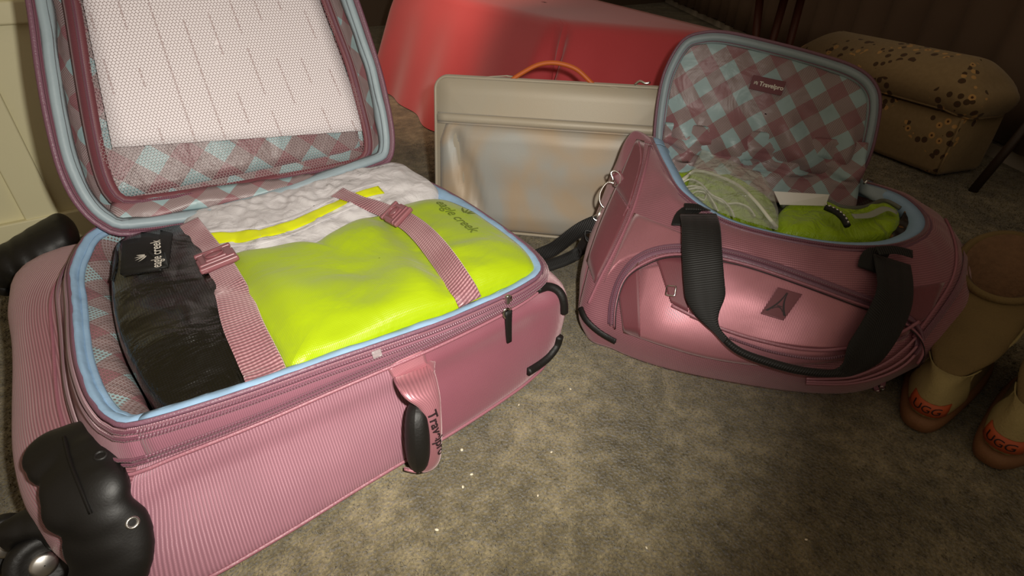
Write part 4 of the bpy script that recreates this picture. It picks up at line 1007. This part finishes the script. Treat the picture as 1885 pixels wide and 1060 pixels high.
tube('pouch_zipper_tape', zl, .0045, M['rubber'], p2, 6)
beads = [ball(p+V(.001*(-1)**k, .0012*(-1)**k, .0045), (.0018, .0018, .0014), None, 8) for k, p in enumerate(zl)]
join('zipper_teeth', beads, M['chrome'], p2)
strap('light_trim', crom([at(1570, 398, .190), at(1600, 396, .190), at(1630, 384, .192), at(1652, 392, .188)], 20), V(0, -.3, 1), .010, .001, plain('pale_grey_trim', lin(160, 166, 150), .5), p2)
finish_list.append((p2, tuple(at(1550, 410, .14))))
def leopard():
    m, nt, b = mat('leopard_print'); tc = N(nt, 'ShaderNodeTexCoord'); v = N(nt, 'ShaderNodeTexVoronoi', i_Scale=95); L(nt, tc.outputs['Object'], v.inputs['Vector'])
    r = N(nt, 'ShaderNodeValToRGB'); L(nt, v.outputs['Distance'], r.inputs[0]); e = r.color_ramp.elements; e[0].color = (*lin(120, 82, 40), 1); e[0].position = .25; e[1].color = (*lin(28, 20, 12), 1); e[1].position = .4
    L(nt, r.outputs[0], b.inputs['Base Color']); return m
lp_ = pillow('leopard_print_scarf', [at(1640, 445, .162), at(1634, 425, .166), at(1655, 405, .172), at(1668, 385, .174), at(1688, 400, .170), at(1692, 420, .168), at(1678, 438, .165)], .006, leopard(), None, depth=.03, bump=lambda x, y: .003*nz((x, y), 70, 2))
tag(lp_, 'brown leopard print scarf tucked in the right corner of the duffel', 'scarf')
rc_ = mesh('paper_slip', [at(1425, 352, .205), at(1527, 358, .205), at(1520, 378, .190), at(1436, 376, .190)]+[at(1425, 352, .205)-V(0, 0, .0008), at(1527, 358, .205)-V(0, 0, .0008), at(1520, 378, .190)-V(0, 0, .0008), at(1436, 376, .190)-V(0, 0, .0008)],
           [(0, 1, 2, 3), (7, 6, 5, 4), (0, 4, 5, 1), (1, 5, 6, 2), (2, 6, 7, 3), (3, 7, 4, 0)], plain('paper_white', lin(226, 222, 214), .6), None, smooth=False)
tag(rc_, 'white slip of paper behind the clear bag in the duffel', 'paper')
# cables coiled in a clear plastic bag
M['cable'] = plain('white_cable', lin(222, 222, 200), .35)
cb_ = thing('charging_cable', 'thick white charging cable arching across the clear plastic bag', 'cable')
tube('cable_cord', crom([at(1268, 322, .188), at(1282, 314, .197), at(1320, 323, .203), at(1360, 342, .204), at(1392, 372, .200), at(1416, 402, .190), at(1430, 418, .178)], 50), .0026, M['cable'], cb_, 8)
tube('cable_plug', [at(1268, 322, .188), at(1262, 327, .186), at(1256, 332, .184)], .0034, M['cable'], cb_, 8)
ea = thing('earphone_cable', 'thin coiled off-white cable inside the clear plastic bag', 'cable')
def coil(name, L_, r=.0015): tube(name, crom([at(x, y, z) for x, y, z in L_], 60), r, M['cable'], ea, 6)
coil('cable_cord', [(1252, 340, .184), (1270, 330, .190), (1290, 338, .192), (1310, 358, .190), (1330, 368, .188), (1345, 384, .184), (1352, 400, .178)])
coil('cable_cord', [(1258, 346, .182), (1276, 342, .186), (1296, 348, .187), (1312, 370, .182), (1320, 384, .176)])
coil('cable_cord', [(1262, 350, .180), (1284, 346, .184), (1300, 352, .185), (1310, 366, .180), (1316, 380, .176), (1322, 388, .174)])
coil('cable_cord', [(1312, 362, .186), (1336, 374, .185), (1358, 374, .184), (1378, 382, .182), (1390, 398, .178)])
coil('cable_cord', [(1272, 358, .178), (1284, 352, .181), (1300, 356, .180), (1296, 368, .175), (1284, 362, .177)], .0012)
finish_list += [(cb_, tuple(at(1350, 360, .17))), (ea, tuple(at(1300, 360, .16)))]
def plastic():
    m, nt, b = mat('clear_plastic_film'); setp(b, Roughness=.12, Alpha=.21, Specular_IOR_Level=1.0); b.inputs['Base Color'].default_value = (*lin(214, 216, 200), 1)
    tc = N(nt, 'ShaderNodeTexCoord'); t = N(nt, 'ShaderNodeTexNoise', i_Scale=38, i_Detail=3, i_Distortion=1.5); L(nt, tc.outputs['Object'], t.inputs['Vector'])
    bp = N(nt, 'ShaderNodeBump', i_Strength=.9, i_Distance=.01); L(nt, t.outputs['Fac'], bp.inputs['Height']); L(nt, bp.outputs[0], b.inputs['Normal']); return m
TL, TR, BR, BL = at(1292, 276, .222), at(1405, 322, .215), at(1432, 424, .184), at(1262, 372, .176)
rows = []
for j in range(24):
    r = []
    for i in range(28):
        u_, v_ = i/27, j/23; p = TL.lerp(TR, u_).lerp(BL.lerp(BR, u_), v_)
        p += V(0, 0, 1)*(.012*math.sin(PI*u_)*math.sin(PI*min(v_*1.1, 1))+.0035*nz((u_, v_), 5, 3)+.002*nz((u_, v_), 12, 7)); p += DA*(.008*math.sin(PI*v_)*(1 if u_ > .5 else -.6)*abs(2*u_-1)); r.append(p)
    rows.append(r)
pbag = grid('plastic_bag', rows, plastic(), None, solid=.0006); tag(pbag, 'clear crinkled plastic bag holding cables in the open duffel', 'plastic bag')

# ================================================================== beige laptop sleeve
SD = V(.687, -.727, 0).normalized(); SN0 = V(-SD.y*-1, -SD.x*-1, 0)
sb = V(-SD.y, SD.x, 0)      # points back, away from the camera
if sb.dot(fw) < 0: sb = -sb
SA = math.radians(10); sv = sb*math.sin(SA)+V(0, 0, 1)*math.cos(SA); sn = -sb*math.cos(SA)+V(0, 0, 1)*math.sin(SA); SO = at(860, 420, 0)
def SPt(s, v, w): return SO+SD*s+sv*v+sn*w
def sleeve_mat(name, base, iri=.0):
    m, nt, b = mat(name); tc = N(nt, 'ShaderNodeTexCoord')
    t = N(nt, 'ShaderNodeTexNoise', i_Scale=4.5, i_Detail=2, i_Distortion=2); L(nt, tc.outputs['Object'], t.inputs['Vector'])
    r = N(nt, 'ShaderNodeValToRGB'); L(nt, t.outputs['Fac'], r.inputs[0]); e = r.color_ramp.elements
    e[0].position = .38; e[0].color = (*lin(178, 148, 116), 1); e[1].position = .62; e[1].color = (*lin(150, 160, 166), 1)  # iridescent sheen painted in as tan and blue-grey noise patches
    L(nt, mixc(nt, iri, base, r.outputs[0]), b.inputs['Base Color']); setp(b, Roughness=.45, Metallic=.08, Specular_IOR_Level=.4, Sheen_Weight=.3)
    t2 = N(nt, 'ShaderNodeTexNoise', i_Scale=900, i_Detail=2); L(nt, tc.outputs['Object'], t2.inputs['Vector'])
    bp = N(nt, 'ShaderNodeBump', i_Strength=.2, i_Distance=.0006); L(nt, t2.outputs['Fac'], bp.inputs['Height']); L(nt, bp.outputs[0], b.inputs['Normal']); return m
SB_ = lin(176, 166, 146)
M['slv'] = sleeve_mat('beige_sleeve_cloth', SB_, .1); M['slv2'] = sleeve_mat('pearly_pocket_cloth', SB_, .5)
case = thing('laptop_sleeve', 'pearly beige laptop sleeve with orange handle standing against the red cloth', 'laptop sleeve')
def rr2(x0, x1, y0, y1, r, n=8):
    P = []
    for cx, cy, a0 in ((x1-r, y1-r, 0), (x0+r, y1-r, 90), (x0+r, y0+r, 180), (x1-r, y0+r, 270)):
        for k in range(n+1): a = math.radians(a0+90*k/n); P.append((cx+r*math.cos(a), cy+r*math.sin(a)))
    return P
def case_ring(ins, w): return [SPt(s, v-.012*max(0, (s-.0))/.36*0, w) for s, v in rr2(-.062+ins, .372-ins, .001+ins, .290-ins, max(.024-ins, .004))]
cb2 = grid('case_body', [case_ring(.03, -.011), case_ring(.004, -.010), case_ring(0, -.005), case_ring(0, .005), case_ring(.004, .010), case_ring(.03, .011), case_ring(.10, .0125)], M['slv'], case, closed=True)
mesh('case_front', case_ring(.10, .0125), [tuple(range(36))], M['slv'], cb2); mesh('case_back', case_ring(.03, -.011), [tuple(range(35, -1, -1))], M['slv'], cb2)
tube('edge_piping', case_ring(.0005, .0085), .0028, M['slv'], case, 8, True); tube('edge_zipper', case_ring(-.001, 0), .0022, M['slv'], case, 6, True)
# front pocket: a soft pouch that sags and creases at its left side
rows = []
for j in range(34):
    r = []
    for i in range(46):
        u_, v_ = i/45, j/33; s = -.052+.414*u_; v = .006+.203*v_
        ed = min(1, u_*9)*min(1, (1-u_)*9)*min(1, v_*7)*min(1, (1-v_)*8); ed = max(ed, 0)**.5
        cr = .012*math.exp(-((u_-.06-.10*(1-v_))/.028)**2)*sm(.15, .5, v_)*sm(1.0, .85, v_)+.009*math.exp(-((u_-.10-.12*(1-v_))/.02)**2)*sm(.1, .3, v_)*sm(.8, .6, v_)
        s += .012*(1-min(1, (1-v_)*6))*max(0, 1-u_*8)
        r.append(SPt(s, v, .012+.010*ed-cr+.0025*nz((u_, v_), 3.5, 4)*ed))
    rows.append(r)
grid('front_pocket', rows, M['slv2'], case, solid=.001)
grid('pocket_lip', [[SPt(-.056+.426*i/30, .222+dv, .0135+dw+.0008*math.sin(i*.5)) for i in range(31)] for dv, dw in ((.004, -.002), (.0, .002), (-.008, .0022), (-.012, .0))], M['slv'], case, solid=.001)
tube('pocket_zipper', [SPt(-.056+.426*i/30, .2085, .0135) for i in range(31)], .0018, M['slv2'], case, 6)
hl, hr_ = SPt(.077, .291, 0), SPt(.236, .286, 0)
M['orange'] = plain('orange_leather', lin(200, 100, 40), .5)
tube('handle', crom([hl-sv*.004, hl.lerp(hr_, .12)+sv*.010, hl.lerp(hr_, .32)+sv*.028, hl.lerp(hr_, .52)+sv*.033, hl.lerp(hr_, .74)+sv*.026, hl.lerp(hr_, .92)+sv*.006, hr_-sv*.004], 40), .0040, M['orange'], case, 10)
for c_, d_ in ((hl, -1), (hr_, 1)):
    rows = [[c_+SD*(d_*x)+sv*(yv)+sn*w for w in (-.010, 0, .010)] for x, yv in ((-.004, .003), (.006, .004), (.035, .001), (.050, -.001))]
    grid('handle_tab', rows, M['slv'], case, solid=.002)
tube('zipper_pull', crom([SPt(.300, .292, 0), SPt(.308, .299, .002), SPt(.318, .296, .004), SPt(.326, .298, .004)], 12), .0022, M['chrome'], case, 6)
finish_list.append((case, tuple(SPt(.155, 0, 0))))

# ================================================================== red cloth over a low table
def red_cloth():
    m, nt, b = mat('red_cloth'); tc = N(nt, 'ShaderNodeTexCoord'); t = N(nt, 'ShaderNodeTexNoise', i_Scale=5, i_Detail=3); L(nt, tc.outputs['Object'], t.inputs['Vector'])
    L(nt, mixc(nt, t.outputs['Fac'], lin(186, 62, 66), lin(206, 74, 80)), b.inputs['Base Color']); setp(b, Roughness=.7, Sheen_Weight=.4, Specular_IOR_Level=.3)
    t2 = N(nt, 'ShaderNodeTexNoise', i_Scale=500); L(nt, tc.outputs['Object'], t2.inputs['Vector']); bp = N(nt, 'ShaderNodeBump', i_Strength=.2, i_Distance=.001); L(nt, t2.outputs['Fac'], bp.inputs['Height']); L(nt, bp.outputs[0], b.inputs['Normal'])
    return m
H = .34; TP = [V(1.005, .58, H), V(1.195, .174, H), V(1.50, 1.15, H), V(1.12, 1.62, H)]; TP = [TP[0], TP[1], V(1.55, 1.25, H), V(1.11, 1.62, H)]
BP = [V(.845, .55, .0), V(1.17, .08, .0), V(1.66, 1.27, .0), V(.99, 1.66, 0)]
def edge_pts(Q, n=60):
    out = []
    for k in range(4):
        a, b = Q[k], Q[(k+1) % 4]
        for i in range(n): out.append(a.lerp(b, i/n))
    return out
te, be = edge_pts(TP), edge_pts(BP); te = smooth_list(te, 6, True); be = smooth_list(be, 14, True); c0 = sum(te, V(0, 0, 0))/len(te); rows = []
for k in range(6): rows.append([c0.lerp(p, .02+.98*k/5*1.0)+V(0, 0, -.006*(k/5)**6) for p in te])
for k in range(1, 25):
    t = k/24; r = []
    for i, (a, b) in enumerate(zip(te, be)):
        p = a.lerp(b, t); p.z = H-.006-(H-.009)*t
        out = (b-a); out.z = 0; out = out.normalized() if out.length > 1e-6 else V(1, 0, 0)
        s = i/60; ci = min(i, 240-i)
        w = t*(.010*math.sin(i*.42)+.010*math.sin(i*.21+1))-t*.16*math.exp(-((ci-1)/1.6)**2)+t*.03*math.exp(-((i-6)/3)**2)
        p += out*(w+.012*math.sin(min(t*6, PI/2))); r.append(p)
    rows.append(r)
rc = grid('tablecloth', rows, red_cloth(), None, closed=True); tag(rc, 'plain red tablecloth draped to the floor over a low table', 'tablecloth')

# ================================================================== floral footstool
def floral():
    m, nt, b = mat('floral_upholstery'); tc = N(nt, 'ShaderNodeTexCoord')
    t = N(nt, 'ShaderNodeTexNoise', i_Scale=8, i_Detail=1); L(nt, tc.outputs['Object'], t.inputs['Vector'])
    v = N(nt, 'ShaderNodeTexVoronoi', i_Scale=50, i_Randomness=.9); L(nt, tc.outputs['Object'], v.inputs['Vector'])
    v2 = N(nt, 'ShaderNodeTexNoise', i_Scale=95, i_Detail=3); L(nt, tc.outputs['Object'], v2.inputs['Vector'])
    cl = math_(nt, 'GREATER_THAN', t.outputs['Fac'], .54); fl1 = math_(nt, 'LESS_THAN', v.outputs['Distance'], .40)
    base = mixc(nt, v2.outputs['Fac'], lin(146, 124, 88), lin(170, 146, 106))
    sep = N(nt, 'ShaderNodeSeparateColor'); L(nt, v.outputs['Color'], sep.inputs[0])
    fc_ = mixc(nt, math_(nt, 'GREATER_THAN', sep.outputs[0], .5), lin(74, 52, 36), lin(214, 168, 104))
    ring_ = math_(nt, 'GREATER_THAN', v.outputs['Distance'], .16)
    fc_ = mixc(nt, ring_, lin(80, 42, 26), fc_)
    L(nt, mixc(nt, math_(nt, 'MULTIPLY', cl, math_(nt, 'MULTIPLY', fl1, .9)), base, fc_), b.inputs['Base Color']); setp(b, Roughness=.85, Sheen_Weight=.2, Specular_IOR_Level=.2)
    bp = N(nt, 'ShaderNodeBump', i_Strength=.3, i_Distance=.002); L(nt, v2.outputs['Fac'], bp.inputs['Height']); L(nt, bp.outputs[0], b.inputs['Normal']); return m
M['floral'] = floral()
OD = V(.303, .953, 0).normalized(); OB = V(.953, -.303, 0).normalized(); OO = V(1.736, -.045, 0)
def OP(s, d, z): return OO+OD*s+OB*d+V(0, 0, z)
fs_ = thing('footstool', 'floral upholstered footstool with a domed cushion top by the dark wall', 'footstool')
def orr(ins, z, r=.02, bow=.0): return [OP(x, y, z+bow*math.sin(PI*min(max(x/.56, 0), 1))) for x, y in rr2(ins, .56-ins, ins, .165-ins, max(r-ins, .004))]
grid('base', [orr(.006, .008), orr(0, .02), orr(0, .09), orr(.002, .150, .02, .035)], M['floral'], fs_, closed=True, cap0=True, cap1=True)
for (x, y) in ((.03, .03), (.53, .03), (.03, .13), (.53, .13)): 
    tube('foot', [OP(x, y, 0), OP(x, y, .012)], .014, M['rubber'], fs_, 12)
tube('corner_welt', [OP(.001, .003, z) for z in (.012, .05, .1, .15)], .003, M['floral'], fs_, 6)
cu_ = []
def cpt(x, y, z): s_ = min(max(x/.56, 0), 1); arch_ = math.sin(PI*s_)**.8; return OP(x, y, z[0]+z[1]*arch_)
for ins, z0, z1 in ((.02, .150, .030), (-.006, .152, .033), (-.018, .168, .036), (-.022, .190, .045), (-.014, .208, .062), (.004, .219, .074), (.026, .226, .082), (.045, .229, .086), (.068, .230, .088)):
    cu_.append([cpt(x, y, (z0, z1)) for x, y in rr2(ins, .56-ins, ins, .150-ins, max(.05-max(ins, 0)*.6, .004))])
cu_ = [[Vector(v) for v in r] for r in zip(*[crom_u([r[i] for r in cu_], 3) for i in range(len(cu_[0]))])]
grid('cushion', cu_, M['floral'], fs_, closed=True, cap0=True, cap1=True)
tube('cushion_welt', [cpt(x, y, (.153, .033)) for x, y in rr2(-.008, .568, -.008, .158, .05)], .003, M['floral'], fs_, 6, True)
finish_list.append((fs_, tuple(OP(.28, .1, 0))))

# ================================================================== sheepskin boots
M['suede'] = plain('tan_suede', lin(116, 96, 58), .9, noise_=.25, nscale=25, bump=.5, bscale=400); M['suede2'] = plain('light_tan_suede', lin(158, 142, 94), .9, noise_=.12, nscale=25, bump=.5, bscale=400)
M['sole'] = plain('brown_rubber_sole', lin(128, 88, 56), .7, bump=.3); M['fleece'] = plain('brown_fleece', lin(118, 88, 62), .95, noise_=.3, nscale=120, bump=1, bscale=160); M['boot_tag'] = plain('orange_brown_label', lin(186, 84, 44), .5)
def boot(heel, hd_, label):
    f_ = V(math.cos(hd_), math.sin(hd_), 0); l_ = V(-f_.y, f_.x, 0); B0 = thing('sheepskin_boot', label, 'boot', (0, 0, 0), None)
    def bp_(x, y, z): return heel+f_*x+l_*y+V(0, 0, z)
    def foot(ins, z, L_=.27, w=.038, hx=0):
        P = []
        for k in range(48):
            a = 2*PI*k/48; x = .5*(1-math.cos(a)); hw_ = w*(.80+.32*sm(.1, .75, x))*math.sin(a) if True else 0
            hw_ = math.copysign(abs(math.sin(a))**.72, math.sin(a))*w*(.80+.30*sm(.1, .75, x)); hw_ *= (1-ins/w)
            P.append(bp_(hx+ins+(L_-2*ins)*x, hw_, z))
        return P
    grid('sole', [foot(.004, .001), foot(-.004, .004), foot(-.006, .014), foot(-.003, .022), foot(.010, .024)], M['sole'], B0, closed=True, cap0=True, cap1=True)
    def shaft(z, cx, rx, ry, lift=0):
        return [bp_(cx-rx*math.cos(2*PI*k/48), ry*math.sin(2*PI*k/48), z+lift*math.cos(2*PI*k/48)) for k in range(48)]
    rg = [foot(.004, .020), foot(.0, .035), foot(.003, .052, .262, .036), foot(.012, .070, .240, .036), shaft(.086, .128, .088, .040, -.004), shaft(.104, .155, .078, .044, -.01), shaft(.122, .182, .070, .047, -.014), shaft(.136, .204, .067, .049, -.018), shaft(.146, .218, .067, .050, -.020), shaft(.151, .220, .063, .047, -.020)]
    cols = [crom_u([r[i] for r in rg], 4) for i in range(48)]
    up_ = grid('upper', [[c[k] for c in cols] for k in range(len(cols[0]))], M['suede'], B0, closed=True)
    grid('fleece_lining', [shaft(.152, .220, .063, .047, -.020), shaft(.149, .218, .055, .039, -.020), shaft(.128, .195, .050, .036, -.014), shaft(.10, .155, .050, .033), shaft(.06, .13, .05, .028)], M['fleece'], B0, closed=True, cap1=True)
    tube('cuff_binding', shaft(.150, .219, .067, .050, -.020), .005, M['suede'], B0, 8, True)
    uB = world_data([up_])
    def ub(x, y, z, off=.0015):
        cx_ = .075+.14*sm(.06, .145, z); o = bp_(cx_, 0, z); d = (bp_(cx_+x-.075, y, z)-o).normalized(); l, n, i, ds = uB.ray_cast(o+d*.0, d)
        if l is None: return bp_(x, y, z)
        return l+d*off
    # heel counter, a lighter rounded panel
    rows = []
    for j in range(10):
        t = j/9; z = .026+.052*t; wang = math.radians(62)*(1-.0*t)*(1 if t < .7 else 1-.25*((t-.7)/.3)**1.5)
        rows.append([ub(.075-math.cos(a)*.1, math.sin(a)*.1, z, .0025) for a in [wang*(2*i/16-1) for i in range(17)]])
    grid('heel_counter', rows, M['suede2'], B0, solid=.0012)
    rows = [[ub(.075-math.cos(a)*.1, math.sin(a)*.1, z, .0042) for a in [.30*(2*i/10-1) for i in range(11)]] for z in (.030, .039, .048)]
    lb_ = grid('heel_label', rows, M['boot_tag'], B0, solid=.0012); lB = world_data([lb_])
    nr = (-f_); R_ = basis(-l_ if True else l_, nr)
    cc = bp_(.0, 0, .039)+nr*.01
    text('label_lettering', 'UGG', .014, M['dark_print'], Matrix.Translation(cc) @ basis(V(0, 0, 1).cross(nr)*1, nr).to_4x4(), B0, bvh=lB, nrm=nr, off=.0008)
    for sg in (-1, 1):
        sp_ = [ub(.075-math.cos(a)*.1, sg*math.sin(a)*.1, z, .001) for a, z in ((1.0, .055), (1.2, .075), (1.45, .098), (1.6, .120), (1.7, .142))]
        tube('side_seam', crom(sp_, 24), .0020, M['suede2'], B0, 6)
    finish(B0, tuple(heel+f_*.1)); return B0
boot(V(.776, -.366, 0), math.radians(7), 'tan sheepskin boot standing behind the duffel, nearer the bag')
boot(V(.786, -.438, 0), math.radians(-6), 'tan sheepskin boot at the right edge, in front of its pair')

# ================================================================== dark furniture at the back
M['darkwood'] = plain('dark_wood', lin(52, 38, 28), .5, noise_=.2, nscale=20); M['redwood'] = plain('red_brown_wood', lin(96, 52, 36), .45, noise_=.2, nscale=20)
b_ = at(1790, 352, 0); t_ = on(1925, 190, b_, V(fw.x, fw.y, 0).normalized())
tp = thing('plant_stand', 'dark wooden stand beside the footstool, its slanting leg on the carpet', 'stand')
tube('leg', [b_, b_.lerp(t_, .5), t_], .010, M['darkwood'], tp, 10)
sd = b_+V(.10, -.20, 0); tube('leg', [sd, sd.lerp(t_, .5), t_+V(.02, -.02, 0)], .010, M['darkwood'], tp, 10)
box('stand_top', t_+V(.03, -.06, .012), (.16, .16, .02), M['darkwood'], tp, bevel=.004)
finish_list.append((tp, tuple(b_)))
ch = thing('wooden_chair', 'red-brown wooden chair legs standing behind the red tablecloth', 'chair')
for (x0, y0, x1, y1) in ((1422, 75, 1452, -30), (1452, 85, 1482, -30), (1392, 60, 1402, -30)):
    q0 = on(x0, y0, V(1.62, .55, 0), V(fw.x, fw.y, 0).normalized()); q1 = on(x1, y1, V(1.62, .55, 0), V(fw.x, fw.y, 0).normalized()); d_ = q1-q0; q0 = q0-d_*(q0.z/d_.z)
    tube('leg', [q0, q0.lerp(q1, .5), q1], .011, M['redwood'], ch, 10)
    q1f = q1
box('seat', q1f+V(.05, .0, .02), (.34, .34, .03), M['redwood'], ch, bevel=.008)
finish_list.append((ch, (1.62, .55, 0)))
# crumbs and lint on the carpet
M['crumb'] = plain('white_crumb', lin(232, 222, 196), .6)
for k, (x, y, s) in enumerate(((850, 828, 2.1), (868, 873, 1.5), (852, 896, 1.5), (804, 975, 1.6), (955, 745, 1.2), (1050, 716, 1.2), (1015, 832, 1.2), (1190, 1008, 1.2), (1484, 993, 1.2), (990, 912, 1.2))):
    c_ = ball((0, 0, 0), (.0009*s, .0014*s if k else .0009*s, .0007*s), None, 8); me = c_.data
    c_.name = 'crumb'; me.name = 'crumb'; me.materials.append(M['crumb']); c_.location = at(x, y, .0026); c_.rotation_euler = (0, 0, k*1.3)
    tag(c_, 'tiny pale crumb or lint fleck lying on the carpet' if k else 'round white speck on the carpet just right of the suitcase handle', 'crumb', 'crumbs scattered on the carpet' if k else None)
for r_, l_ in finish_list: finish(r_, l_)
